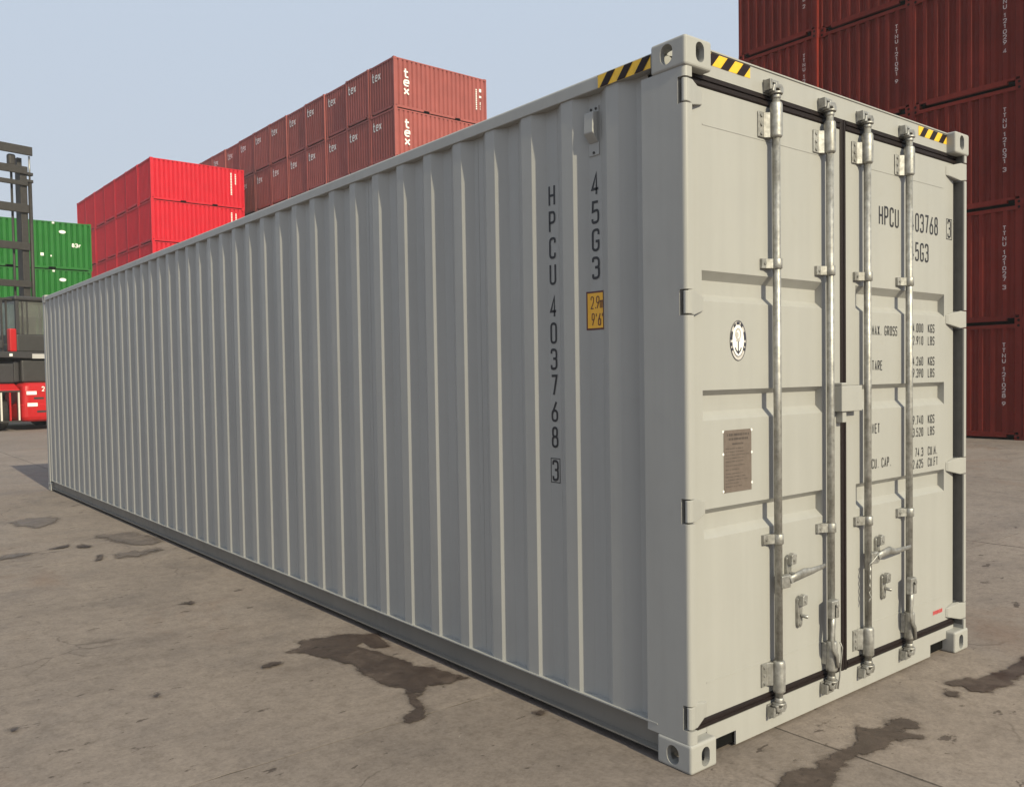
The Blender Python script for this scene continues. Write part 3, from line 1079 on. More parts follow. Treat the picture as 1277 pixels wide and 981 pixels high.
def catch(x, z0, z1, parent):
    """handle retainer: oval plate with a hooded loop on top"""
    h = z1 - z0
    mb = MB()
    st = [(x + a, (z0 + z1) / 2 + b) for a, b in stadium(0.036, h, 8)]
    mb.prism(st, 0.040, 0.0545, 'y')
    mb.build('handle_catch', 'galvanised', parent, 0.002, 1)
    mb = MB()
    mb.prism([(x - 0.017, z1 - 0.040), (x + 0.020, z1 - 0.038), (x + 0.024, z1 + 0.004), (x + 0.004, z1 + 0.012), (x - 0.014, z1 + 0.004)], 0.016, 0.0395, 'y')
    mb.tube([(x + 0.004, 0.0395, z0 + 0.055), (x + 0.010, 0.020, z0 + 0.052), (x + 0.018, 0.012, z0 + 0.050)], 0.009, 8)
    mb.build('catch_hood', 'galvanised', parent, 0.004, 2)
    MB().tube([(x, 0.0402, z0 + 0.016), (x, 0.036, z0 + 0.016)], 0.009, 8).build('rivet', 'galvanised', parent)
    MB().tube([(x + 0.004, 0.0158, z1 - 0.018), (x + 0.004, 0.012, z1 - 0.018)], 0.008, 8).build('rivet', 'galvanised', parent)


catch(0.737, 0.632, 0.768, DL)
catch(0.822, 0.425, 0.568, DL)
catch(1.514, 0.620, 0.752, DR)
catch(1.574, 0.424, 0.550, DR)


def handle_side(x, z, reach, rise, parent):
    """lever lying across towards the next bar"""
    mb = MB()
    mb.prism([(x - 0.006, 0.036), (x - 0.006, -0.004), (x + 0.052, -0.008), (x + 0.068, 0.004), (x + 0.052, 0.020), (x + 0.02, 0.036)], z - 0.030, z + 0.026)
    mb.build('handle_hub', 'galvanised', parent, 0.004, 2)
    p = [(x + 0.045, -0.004, z + 0.002), (x + 0.10, -0.006, z + 0.012), (x + 0.16, -0.004, z + 0.018), (x + 0.22, -0.002, z + rise * 0.75), (x + reach, 0.000, z + rise)]
    m2 = MB().tube(p, [0.016, 0.019, 0.021, 0.015, 0.010], 10, flat=(0.55, 1.0))
    m2.build('handle', 'galvanised', parent)
    MB().tube([(x + 0.055, -0.010, z), (x + 0.055, -0.015, z)], 0.010, 10).build('handle_pin', 'galvanised', parent)


handle_side(0.623, 0.672, 0.34, 0.022, DL)
handle_side(1.378, 0.668, 0.385, 0.004, DR)


def handle_down(x, z_top, z_bot, parent):
    """lever hanging along its bar"""
    mb = MB()
    mb.prism([(x - 0.052, 0.010), (x - 0.050, -0.016), (x + 0.006, -0.018), (x + 0.018, 0.006), (x + 0.006, 0.034)], z_top - 0.085, z_top)
    mb.build('handle_hub', 'galvanised', parent, 0.005, 2)
    MB().box(x - 0.030, x - 0.024, -0.0185, 0.004, z_top - 0.078, z_top - 0.020).build('hub_slot_shade', 'interior_shade', parent)  # black bar drawn as the shade of a slot
    p = [(x - 0.024, -0.004, z_top - 0.06), (x - 0.034, -0.010, z_top - 0.12), (x - 0.042, -0.010, z_top - 0.18), (x - 0.038, -0.012, z_top - 0.225), (x - 0.010, -0.016, z_top - 0.262), (x + 0.000, -0.014, z_bot)]
    MB().tube(p, [0.018, 0.015, 0.012, 0.013, 0.012, 0.009], 10, flat=(0.6, 1.0)).build('handle', 'galvanised', parent)
    MB().tube([(x - 0.012, -0.018, z_top - 0.024), (x - 0.012, -0.024, z_top - 0.024)], 0.010, 10).build('handle_pin', 'galvanised', parent)


handle_down(1.045, 0.524, 0.205, DL)
handle_down(1.792, 0.510, 0.190, DR)
# twisted seal wires
rnd = random.Random(5)
wire = [(1.352 + 0.006 * sin(k * 1.9), -0.004 + 0.004 * cos(k * 1.7), 0.676 - k * 0.0115) for k in range(20)]
wire = [(1.425, -0.012, 0.690), (1.400, -0.010, 0.672), (1.378, -0.006, 0.655)] + wire[3:]
MB().tube(wire, 0.0042, 6).build('seal_wire', 'galvanised', DR)
wire = [(1.068, -0.010, 0.318), (1.082, -0.014, 0.290), (1.072, -0.012, 0.22), (1.066, -0.010, 0.16), (1.050, -0.010, 0.100)]
MB().tube(wire, 0.0036, 6).build('seal_wire', 'galvanised', DL)

# lock box over the meeting edges
mb = MB()
mb.prism([(1.128, 0.0545), (1.128, 0.010), (1.310, 0.010), (1.310, 0.0475), (1.300, 0.0475), (1.300, 0.016), (1.136, 0.016), (1.136, 0.0545)], 1.397, 1.520)
mb.box(1.136, 1.300, 0.0165, 0.0475, 1.512, 1.5195)
mb.box(1.128, 1.175, 0.0105, 0.0545, 1.5205, 1.534)
mb.build('lock_box', 'grey_paint', DL, 0.004, 2)
mb = MB()
mb.box(1.150, 1.184, 0.020, 0.0545, 1.345, 1.3965)
mb.build('lock_lug', 'grey_paint', DL, 0.003, 2)

# ------------------------------------------------------------------ writing on the doors
UX, UZ = (1, 0, 0), (0, 0, 1)


def dsheet():
    return Sheet((0, DY, 0), UX, UZ)


s = dsheet(); s.text('HPCU', 1.551, 2.321, 0.040, 0.100, 0.0105, 0.0535); s.build('lettering', 'black_print', DR)
s = dsheet(); s.text('403768', 1.873, 2.321, 0.040, 0.100, 0.0105, 0.0535); s.build('lettering', 'black_print', DR)
s = dsheet(); s.frame(2.281, 2.349, 2.312, 2.426, 0.004); s.build('digit_frame', 'black_print', DR); s = dsheet(); s.text('3', 2.296, 2.321, 0.040, 0.100, 0.0105, 0.05); s.build('lettering', 'black_print', DR)
s = dsheet(); s.text('45G3', 1.873, 2.167, 0.040, 0.100, 0.0105, 0.0535); s.build('lettering', 'black_print', DR)
TW, TS, TA = 0.0195, 0.0052, 0.0272
for txt, x, z in (('MAX.', 1.482, 1.766), ('GROSS', 1.482 + TA * 4.55, 1.766), ('TARE', 1.482, 1.590), ('NET', 1.482, 1.273), ('CU.', 1.478, 1.096), ('CAP.', 1.478 + TA * 3.55, 1.096)):
    s = dsheet(); s.text(txt, x, z, TW, 0.050, TS, TA); s.build('lettering', 'black_print', DR)
for num, unit, z in (('34.000', 'KGS', 1.789), ('72.910', 'LBS', 1.722), ('4.260', 'KGS', 1.612), ('9.390', 'LBS', 1.548), ('29.740', 'KGS', 1.297), ('63.520', 'LBS', 1.232), ('74.3', 'CU.M.', 1.124), ('2.625', 'CU.FT', 1.062)):
    s = dsheet()
    n = len(num) - 0.45
    s.text(num, 2.022 - n * TA, z, TW, 0.048, TS, TA)
    s.build('lettering', 'black_print', DR)
    s = dsheet()
    s.text(unit, 2.068, z, TW, 0.048, TS, TA * 0.98)
    s.build('lettering', 'black_print', DR)
s = dsheet()
for k in range(9):
    s.rect(2.128 + k * 0.0125, 2.136 + k * 0.0125, 0.233 + 0.001 * (k % 3), 0.256 - 0.002 * (k % 2))
s.build('red_sticker_print', 'red_print', DR)

# data plate on the left door
s = dsheet()
pl = [(0.290, 1.089), (0.478, 1.089), (0.478, 1.113), (0.472, 1.119), (0.478, 1.125), (0.478, 1.242), (0.472, 1.249), (0.478, 1.256), (0.478, 1.340), (0.470, 1.350), (0.300, 1.350), (0.290, 1.342), (0.290, 1.258), (0.297, 1.251), (0.290, 1.244), (0.290, 1.104), (0.296, 1.098)]
MB().prism(pl, DY - 0.0022, DY - 0.0002, 'y').build('data_plate', 'plate_metal', DL)
s = Sheet((0, DY - 0.0022, 0), UX, UZ, 0.0006)
rnd = random.Random(11)
rows = [(1.330, .010, .31, .462, .012), (1.312, .009, .322, .452, .011), (1.291, .007, .345, .42, .009)]
zc = 1.272
while zc > 1.10:
    rows.append((zc, .0035, .30, .30 + rnd.uniform(.08, .165), .014)); zc -= 0.0135 if abs(zc - 1.2) > .02 else .017
for z, h, a, b, step in rows:
    x = a
    while x < b:
        wdt = step * rnd.uniform(.4, .9)
        s.rect(x, min(b, x + wdt), z - h / 2, z + h / 2)
        x += step
s.build('plate_print', 'plate_print', DL)
s = dsheet(); s.lift = 0.001
for px, pz in ((.286, 1.345), (.286, 1.251), (.286, 1.096), (.482, 1.249), (.482, 1.119), (.482, 1.345)):
    s.ellipse(px, pz, .006, .006, n=10)
s.build('plate_rivet', 'emblem_white', DL)

# round inspection emblem
s = dsheet(); s.ellipse(.3915, 1.7245, .0555, .085); s.build('emblem_ground', 'emblem_ring', DL)
s = dsheet(); s.lift = 0.0016; s.ellipse(.3915, 1.7245, .040, .068); s.build('emblem_centre', 'emblem_white', DL)
s = dsheet(); s.lift = 0.0026
s.ellipse(.3915, 1.7245, .0555, .085, .0525, .082)
for a0, a1 in ((78, 102), (112, 128), (52, 68), (150, 178), (2, 30), (186, 198), (342, 354), (204, 214), (326, 336)):
    s.ellipse(.3915, 1.7245, .0505, .0795, .040, .067, a0, a1, 8)
s.ellipse(.3915, 1.7245, .041, .068, .0385, .065, 200, 340, 16)
s.rect(.3885, .3945, 1.672, 1.722)
s.ellipse(.3915, 1.706, .024, .034, .018, .028, 200, 340, 12)
s.poly([(.380, 1.678), (.3915, 1.666), (.403, 1.678), (.3915, 1.684)], [(0, 1, 2, 3)])
s.build('emblem_print', 'emblem_navy', DL)
s = dsheet(); s.lift = 0.0026
s.ellipse(.3915, 1.752, .020, .026, .013, .018)
s.ellipse(.384, 1.748, .010, .012)
s.rect(.376, .404, 1.722, 1.727)
s.build('emblem_figure', 'emblem_grey', DL)


# ------------------------------------------------------------------ hazard tape
def hazard(o, ux, uy, ln, h, stripes, parent, slope=0.045, flip=False):
    s1 = Sheet(o, ux, uy, 0.0010)
    s1.rect(0, ln, 0, h)
    s1.build('hazard_tape', 'hazard_yellow', parent)
    s2 = Sheet(o, ux, uy, 0.0022)
    p = ln / stripes
    for k in range(-1, stripes + 1):
        a, b = k * p + p * 0.12, k * p + p * 0.60
        q = [(a, 0), (b, 0), (b + slope, h), (a + slope, h)]
        # clip to the tape
        def clipx(poly, xc, keep):
            out = []
            for i in range(len(poly)):
                A, B = poly[i], poly[(i + 1) % len(poly)]
                ia, ib = keep(A[0]), keep(B[0])
                if ia: out.append(A)
                if ia != ib:
                    t = (xc - A[0]) / (B[0] - A[0])
                    out.append((xc, A[1] + t * (B[1] - A[1])))
            return out
        q = clipx(q, 0, lambda x: x >= 0)
        if len(q) > 2:
            q = clipx(q, ln, lambda x: x <= ln)
        if len(q) > 2:
            s2.poly(q, [tuple(range(len(q)))])
    s2.build('hazard_stripe', 'hazard_black', parent)


hazard((0.1635, 0.051, 2.832), UX, UZ, 0.318, 0.050, 3, header, 0.046)
hazard((1.954, 0.051, 2.830), UX, UZ, 0.320, 0.050, 3, header, 0.046)
hazard((0.004, 0.478, 2.8125), (0, -1, 0), UZ, 0.299, 0.053, 3, box, 0.045)

# ------------------------------------------------------------------ writing on the long side
SY, SZ = (0, -1, 0), (0, 0, 1)


def ssheet():
    return Sheet((XI, 0, 0), SY, SZ)


for txt, yc, ztop, adv in (('45G3', 0.547, 2.474, 0.1215),):
    s = ssheet(); s.column(txt, -yc - 0.024, ztop, 0.048, 0.100, 0.0115, adv); s.build('lettering', 'black_print', box)
s = ssheet(); s.column('HPCU', -0.832 - 0.0235, 2.474, 0.046, 0.100, 0.0115, 0.1212); s.build('lettering', 'black_print', box)
s = ssheet(); s.column('403768', -0.832 - 0.0235, 1.959, 0.046, 0.100, 0.0115, 0.1216); s.build('lettering', 'black_print', box)
s = ssheet(); s.frame(-0.865, -0.799, 1.087, 1.203, 0.004); s.build('digit_frame', 'black_print', box); s = ssheet(); s.glyph('3', -0.832 - 0.022, 1.095, 0.044, 0.100, 0.0115); s.build('lettering', 'black_print', box)


def wrapped(y0, y1, z0, z1, off, name, mat):
    ys = corr_breaks(y0, y1)
    mb = MB()
    vs_ = [(corr_x(y) - off, y, z0) for y in ys] + [(corr_x(y) - off, y, z1) for y in ys]
    n = len(ys)
    return mb.add(vs_, [(i, i + n, i + n + 1, i + 1) for i in range(n - 1)]).build(name, mat, box)


wrapped(0.4985, 0.6005, 1.788, 1.958, 0.0012, 'height_label', 'label_maroon')
wrapped(0.5045, 0.5945, 1.796, 1.950, 0.0022, 'height_label_face', 'label_yellow')
s = Sheet((XI, 0, 0), SY, SZ, 0.0031)
s.text('2.9m', -0.581, 1.880, 0.0200, 0.056, 0.0046, 0.0225)
s.build('lettering', 'label_maroon', box)
s = Sheet((XI, 0, 0), SY, SZ, 0.0031)
s.text("9'6\"", -0.576, 1.806, 0.0185, 0.056, 0.0050, 0.0200)
s.build('lettering', 'label_maroon', box)

# ventilator
mb = MB()
mb.box(0.0435, XI - 0.0003, 0.516, 0.578, 2.548, 2.760)
mb.build('ventilator_base', 'grey_paint', box)
mb = MB()
mb.prism([(0.0432, 2.735), (0.012, 2.728), (0.008, 2.640), (0.0432, 2.600)], 0.519, 0.575, 'y')
mb.build('ventilator', 'grey_paint', box, 0.004, 2)
for yy, zz in ((.532, 2.748), (.562, 2.748), (.547, 2.560)):
    MB().tube([(0.0436, yy, zz), (0.040, yy, zz)], 0.006, 8).build('ventilator_screw', 'mast_steel', box)

# ------------------------------------------------------------------ stacked twenty-foot containers
BL, BW, BH = 6.058, 2.438, 2.591
ORD = ['first', 'second', 'third', 'fourth', 'fifth', 'sixth', 'seventh', 'eighth', 'ninth', 'tenth', 'eleventh', 'twelfth']


def corr_sheet(n, pitch_ratio, length, depth, z0, z1, fr=(.32, .5, .82)):
    """corrugated sheet along t (0..length); returns (t, d) profile with d = depth behind the outer plane"""
    p = length / n
    prof = []
    for i in range(n):
        a = i * p
        prof += [(a, 0), (a + p * fr[0], 0), (a + p * fr[1], depth), (a + p * fr[2], depth)]
    prof.append((length, 0))
    return prof


def make_kind(mat, near=False):
    """dictionary part name -> list of meshes for one colour of container (local origin at its -x -y bottom corner)"""
    parts = []
    # frame: posts
    posts = []
    for px in (0.004, BL - 0.074):
        for py in (0.004, BW - 0.074):
            posts.append(MB().box(px, px + 0.07, py, py + 0.07, 0.118, BH - 0.118))
    cast = []
    # castings as solid boxes; near ones get black plates for shaded holes
    def cb(mb, x0, x1, y0, y1, z0, z1):
        mb.box(x0, x1, y0, y1, z0, z1)
    for cx in (0, BL - 0.178):
        for cy in (0, BW - 0.162):
            for cz in (0, BH - 0.118):
                m_ = MB()
                m_.box(cx, cx + 0.178, cy, cy + 0.162, cz, cz + 0.118)
                cast.append((m_, cx, cy, cz))
    rails = []
    # end rails on -x: bottom sill with notches, top header
    rails.append(MB().prism([(0.1625, 0.118), (0.33, 0.118), (0.33, 0.055), (BW - 0.33, 0.055), (BW - 0.33, 0.118), (BW - 0.1625, 0.118), (BW - 0.1625, 0.175), (0.1625, 0.175)], 0.012, 0.09, 'x'))
    rails.append(MB().box(0.006, 0.09, 0.1625, BW - 0.1625, BH - 0.105, BH - 0.022))
    rails.append(MB().box(BL - 0.09, BL - 0.006, 0.1625, BW - 0.1625, 0.05, 0.165))
    rails.append(MB().box(BL - 0.09, BL - 0.006, 0.1625, BW - 0.1625, BH - 0.105, BH - 0.022))
    # side rails; the bottom one is interrupted by two fork pockets
    for y0, y1 in ((0.008, 0.06), (BW - 0.06, BW - 0.008)):
        rails.append(MB().box(0.1785, BL - 0.1785, y0, y1, BH - 0.085, BH - 0.022))
        rails.append(MB().box(0.1785, 1.83, y0, y1, 0.04, 0.158))
        rails.append(MB().box(2.19, BL - 2.19, y0, y1, 0.04, 0.158))
        rails.append(MB().box(BL - 1.83, BL - 0.1785, y0, y1, 0.04, 0.158))
        rails.append(MB().box(1.8305, 2.1895, y0 + 0.001, y1, 0.128, 0.158))
        rails.append(MB().box(BL - 2.1895, BL - 1.8305, y0 + 0.001, y1, 0.128, 0.158))
    def joined(list_, name):
        m_ = MB()
        for q in list_:
            m_.add(q.v, q.f)
        return m_.mesh(name, mat)
    if near:
        for q in posts: parts.append(('corner_post', q.mesh('corner_post', mat)))
        for q, cx, cy, cz in cast: parts.append(('corner_casting', q.mesh('corner_casting', mat)))
        parts.append(('end_sill', rails[0].mesh('end_sill', mat)))
        parts.append(('end_header', rails[1].mesh('end_header', mat)))
        parts.append(('side_rail', joined(rails[2:], 'side_rail')))
        hol = MB()
        for _, cx, cy, cz in cast:
            if cx == 0:
                hol.prism([(p[0] * .9 + cy + 0.081, p[1] * .8 + cz + 0.059) for p in stadium(0.063, 0.079, 6)], -0.002, -0.0005, 'x')
        parts.append(('casting_hole_shade', hol.mesh('casting_hole_shade', 'interior_shade')))  # flat black plates painting the shade of the holes
    else:
        parts.append(('frame', joined(posts + [c[0] for c in cast] + rails, 'frame')))
    # long side sheets
    prof = corr_sheet(21, 0, BL - 0.15, 0.070, 0, 0, (.52, .74, .78))
    for side in (0, 1):
        f = (lambda d: 0.012 + d) if not side else (lambda d: BW - 0.012 - d)
        vs_ = [(0.075 + t, f(d), 0.1585) for t, d in prof] + [(0.075 + t, f(d), BH - 0.0855) for t, d in prof]
        n = len(prof)
        fs = [(i, i + 1, n + i + 1, n + i) if not side else (i, n + i, n + i + 1, i + 1) for i in range(n - 1)]
        parts.append(('side_panel', MB().add(vs_, fs).mesh('side_panel', mat)))
    prof = corr_sheet(9, 0, BW - 0.15, 0.055, 0, 0)
    for side in (0, 1):
        f = (lambda d: 0.016 + d) if not side else (lambda d: BL - 0.016 - d)
        vs_ = [(f(d), 0.075 + t, 0.1755 if not side else 0.166) for t, d in prof] + [(f(d), 0.075 + t, BH - 0.1055) for t, d in prof]
        n = len(prof)
        fs = [(i, n + i, n + i + 1, i + 1) if not side else (i, i + 1, n + i + 1, n + i) for i in range(n - 1)]
        parts.append(('end_panel', MB().add(vs_, fs).mesh('end_panel', mat)))
    parts.append(('roof_panel', MB().box(0.10, BL - 0.10, 0.065, BW - 0.065, BH - 0.05, BH - 0.03).mesh('roof_panel', mat)))
    parts.append(('floor', MB().box(0.10, BL - 0.10, 0.065, BW - 0.065, 0.10, 0.155).mesh('floor', 'interior_shade')))
    return parts


def place(kind, name, M, loc, label, group, extra=()):
    o = empty(name)
    o.matrix_world = M @ Matrix.Translation(loc)
    tag(o, label, 'container', group)
    for pn, me in list(kind) + list(extra):
        c = bpy.data.objects.new(pn, me)
        COL.objects.link(c)
        c.parent = o
    return o


def side_sheet_print(fn, mat='white_mark'):
    s = Sheet((0, 0.012, 0), (1, 0, 0), (0, 0, 1), 0.004)
    fn(s)
    return s.mesh('lettering', mat)


def end_sheet_print(fn, mat='white_mark'):
    s = Sheet((0.016, 0, 0), (0, -1, 0), (0, 0, 1), 0.004)
    fn(s)
    return s.mesh('lettering', mat)


def dashes(s, x, ytop, ybot, w, step, seed):
    r = random.Random(seed)
    y = ytop
    while y > ybot:
        if r.random() < 0.86:
            s.rect(x, x + w, y - step * 0.72, y)
        y -= step


# --- oxide-red stack with the three white letters
tex_kind = make_kind('tex_paint')


def tex_end(s):
    for k, ch in enumerate('tex'):
        s.glyph(ch, -BW + 0.24 + k * 0.31, BH - 0.86, 0.27, 0.46, 0.072)


def tex_logo(s):
    for k, ch in enumerate('tex'):
        s.glyph(ch, 0.58, BH - 0.98 - k * 0.44, 0.37, 0.46, 0.088)


te = end_sheet_print(tex_end)
tex_prints = [side_sheet_print(tex_logo), side_sheet_print(lambda s: dashes(s, 5.30, BH - 0.42, BH - 1.75, 0.085, 0.115, 2)),
              side_sheet_print(lambda s: s.rect(5.54, 5.69, BH - 0.78, BH - 0.60)), side_sheet_print(lambda s: s.rect(5.54, 5.69, BH - 1.10, BH - 0.98)),
              side_sheet_print(lambda s: dashes(s, 5.58, BH - 1.32, BH - 1.72, 0.06, 0.06, 5))]
M = Matrix.Translation((20.976, 36.365, 0)) @ Matrix.Rotation(0.015, 4, 'Z')
rnd = random.Random(21)
TNAME = {7: 'top tier', 6: 'tier below the top'}
for c in range(12):
    for t in range(7):
        loc = (rnd.uniform(-0.025, 0.025) + (0.05 if c in (2, 4, 8) else 0), c * 2.513, t * BH)
        if c == 0:
            lab = 'oxide red tex container at the sunlit corner of its stack, %s' % (TNAME.get(t + 1, ORD[t] + ' tier from the ground'))
        else:
            lab = 'oxide red tex container, %s, %s back from the sunlit corner' % (TNAME.get(t + 1, ORD[t] + ' tier from the ground'), ORD[c])
        place(tex_kind, 'oxide_red_container', M, loc, lab, 'oxide red containers with white tex letters', [('lettering', te)] + [('lettering', q) for q in tex_prints])

# --- bright red stack
red_kind = make_kind('red_paint')


red_prints = [side_sheet_print(lambda s: dashes(s, 5.12, BH - 0.30, BH - 1.70, 0.09, 0.105, 6)), side_sheet_print(lambda s: dashes(s, 5.42, BH - 0.34, BH - 0.95, 0.08, 0.12, 7))]
M = Matrix.Translation((13.852, 53.668, 0)) @ Matrix.Rotation(0.019, 4, 'Z')
TNAME = {6: 'top tier', 5: 'tier below the top'}
for c in range(7):
    for t in range(6):
        loc = (rnd.uniform(-0.02, 0.02), c * 2.547, t * BH)
        if c == 0:
            lab = 'bright red container at the sunlit corner of its stack, %s' % (TNAME.get(t + 1, ORD[t] + ' tier from the ground'))
        else:
            lab = 'bright red container, %s, %s back from the sunlit corner' % (TNAME.get(t + 1, ORD[t] + ' tier from the ground'), ORD[c])
        place(red_kind, 'bright_red_container', M, loc, lab, 'bright red stacked containers', [('lettering', q) for q in red_prints])

# --- green stack
green_kind = make_kind('green_paint')


def green_word(s):
    for k, ch in enumerate('83r'):
        s.glyph(ch, 5.05 + k * 0.17, BH - 1.35, 0.14, 0.22, 0.045)


green_prints = [side_sheet_print(f) for f in (green_word, lambda s: s.ellipse(4.60, BH - 0.55, 0.17, 0.09), lambda s: s.rect(3.98, 4.05, BH - 1.92, BH - 1.84),
                                              lambda s: s.rect(3.50, 3.66, BH - 1.90, BH - 1.74), lambda s: s.rect(4.10, 4.22, BH - 0.14, BH - 0.03))]
M = Matrix.Translation((9.448 - BL, 49.694, 0))
for t in range(4):
    place(green_kind, 'green_container', M, (0.0 if t != 2 else -0.05, 0, t * BH), 'green container, %s, behind the lift truck mast' % ('top of its stack' if t == 3 else ORD[t] + ' tier from the ground'), 'green stacked containers', [('lettering', q) for q in green_prints])
for k, (xx, dz) in enumerate(((4.05, 3), (4.05, 2))):
    pass

# --- maroon stack on the right, ends towards the yard
mar_kind = make_kind('maroon_paint', True)
NUM = {(2, 0): '121028 9', (2, 1): '121027 3', (2, 2): '121031 3', (2, 3): '121029 4', (1, 3): '121051 9', (0, 3): '121044 7', (0, 4): '121036 2', (1, 4): '121042 0', (2, 4): '121033 8', (1, 2): '121047 1'}
CY = [10.445, 8.010, 5.570, 3.120]
CX = [17.90, 18.02, 18.02, 18.00]
for c in range(4):
    for t in range(5):
        num = NUM.get((c, t), '1210%02d %d' % (50 + c * 7 + t, (c * 3 + t) % 10))
        def fn(s, num=num):
            s.column('TTNU ' + num, -0.42, BH - 0.43, 0.078, 0.098, 0.017, 0.118)
        le = end_sheet_print(fn, 'faded_print')
        tn = 'ground tier' if t == 0 else 'fifth tier' if t == 4 else ORD[t] + ' tier'
        cn = ['at the far end of the row', 'second from the far end of the row', 'third from the far end of the row', 'fourth from the far end of the row'][c]
        place(mar_kind, 'maroon_container', Matrix.Translation((CX[c] + rnd.uniform(-.01, .01), CY[c], t * BH)), (0, 0, 0), 'dark maroon container, %s, %s' % (tn, cn), 'dark maroon stacked containers', [('lettering', le)])

# ------------------------------------------------------------------ empty-container lift truck
hd = 0.24
truck = empty('lift_truck', (2.77 + cos(hd), 31.0 + sin(hd), 0), hd)
tag(truck, 'red container lift truck with dark mast, seen from behind', 'lift truck')
# local: +x right, +y forward, rear face at y = 0


def rounded_rect(x0, x1, y0, y1, r, n=5):
    return arc(x1 - r, y0 + r, r, -90, 0, n) + arc(x1 - r, y1 - r, r, 0, 90, n) + arc(x0 + r, y1 - r, r, 90, 180, n) + arc(x0 + r, y0 + r, r, 180, 270, n)


mb = MB()
lv = [(0.30, 0.10), (0.36, 0.03), (0.46, 0.0), (0.86, 0.0), (0.90, 0.03), (1.36, 0.05), (1.52, 0.08), (1.60, 0.16), (1.64, 0.30)]
rings = [rounded_rect(-1.0 + i_, 1.0 - i_, i_, 1.6, 0.16) for _, i_ in lv]
n = len(rings[0])
vs_ = [(x, y, z) for (z, _), rg in zip(lv, rings) for x, y in rg]
fs = [(k * n + i, k * n + (i + 1) % n, (k + 1) * n + (i + 1) % n, (k + 1) * n + i) for k in range(len(lv) - 1) for i in range(n)]
fs += [tuple(range(n))[::-1], tuple(range((len(lv) - 1) * n, len(lv) * n))]
mb.add(vs_, fs)
mb.build('counterweight', 'vehicle_red', truck)
MB().box(-0.95, 0.95, 1.61, 5.2, 0.42, 1.25).build('chassis', 'dark_plastic', truck, 0.03)
for sx in (-1, 1):
    x0, x1 = sorted((sx * 1.03, sx * 1.95))
    MB().prism([(0.12, 1.34), (0.12, 1.40), (0.5, 1.60), (3.6, 1.60), (3.9, 1.40), (3.9, 1.34)], x0, x1, 'x').build('fender', 'vehicle_red', truck, 0.03)
    # slatted guard in front of the rear wheel
    for k, xx in enumerate((1.08, 1.36, 1.64, 1.90)):
        MB().box(sx * xx - 0.024, sx * xx + 0.024, 0.10, 0.15, 0.36, 1.32).build('guard_bar', 'light_bar' if k != 1 else 'vehicle_red', truck)
    for zz in (0.30, 1.321):
        MB().box(x0, x1, 0.085, 0.165, zz, zz + 0.055).build('guard_rail', 'mast_steel', truck)


def wheel(x, y, r, w):
    mb = MB()
    prof = [(-w / 2, r * .62), (-w / 2, r * .93), (-w * .36, r), (w * .36, r), (w / 2, r * .93), (w / 2, r * .62)]
    nn = 28
    vs_ = [(x + a, y + rr * cos(2 * pi * j / nn), r + rr * sin(2 * pi * j / nn)) for a, rr in prof for j in range(nn)]
    fs = [(k * nn + j, k * nn + (j + 1) % nn, (k + 1) * nn + (j + 1) % nn, (k + 1) * nn + j) for k in range(len(prof) - 1) for j in range(nn)]
    t_ = mb.add(vs_, fs, True).build('wheel', 'tyre_rubber', truck)
    MB().tube([(x - w * .42, y, r), (x + w * .42, y, r)], r * 0.63, 20).build('rim', 'mast_steel', t_)


for sx in (-1, 1):
    wheel(sx * 1.48, 1.0, 0.60, 0.46)
    wheel(sx * 1.25, 3.9, 0.70, 0.42)
    wheel(sx * 1.72, 3.9, 0.70, 0.42)
# engine cover, deck, plates
MB().box(-0.82, 0.95, 0.45, 2.3, 1.645, 2.42).build('engine_cover', 'cab_grey', truck, 0.06, 3)
MB().box(-1.02, -0.825, 0.6, 2.2, 1.645, 2.40).build('air_cleaner', 'dark_plastic', truck, 0.05, 3)
MB().box(-1.98, -1.03, 0.5, 3.2, 1.63, 2.30).build('battery_box', 'dark_plastic', truck, 0.05, 3)
MB().prism([(-1.98, 2.505), (1.4, 2.425), (1.4, 2.70), (-1.98, 2.70)], 0.35, 3.2, 'y').build('deck', 'dark_plastic', truck, 0.02)
MB().box(-0.50, 0.40, 0.335, 0.348, 2.47, 2.63).build('name_plate', 'grey_mark', truck)
MB().box(-1.24, -1.14, 0.335, 0.348, 2.54, 2.63).build('marker_lamp', 'white_mark', truck)
for z0, ya in ((1.22, 0.036), (0.84 - 0.02, -0.010)):
    MB().box(-0.86, -0.53, ya - 0.006, ya + 0.015, z0, z0 + 0.12).build('reflector', 'white_mark', truck)
for xa, xb, z0 in ((-0.62, -0.30, 1.06), (-0.55, -0.25, 0.60), (-0.18, 0.3, 0.60)):
    MB().box(xa, xb, -0.004 if z0 < .9 else 0.034, 0.06, z0, z0 + 0.07).build('tail_lamp', 'dark_plastic', truck)
s2_ = Sheet((0, 0.048, 0), (1, 0, 0), (0, 0, 1), 0.02)
s2_.text('25', -0.36, 1.33, 0.10, 0.17, 0.03, 0.14)
s2_.build('lettering', 'white_mark', truck)
MB().box(-1.10, -0.87, 0.60, 0.85, 2.705, 3.50).build('side_cover', 'vehicle_red', truck, 0.04, 2)
MB().box(-1.50, -1.32, 0.60, 0.68, 2.80, 3.10).build('mirror', 'dark_plastic', truck, 0.06, 2)
MB().box(-1.32, -1.165, 0.63, 0.66, 2.93, 2.97).build('mirror_arm', 'mast_steel', truck)
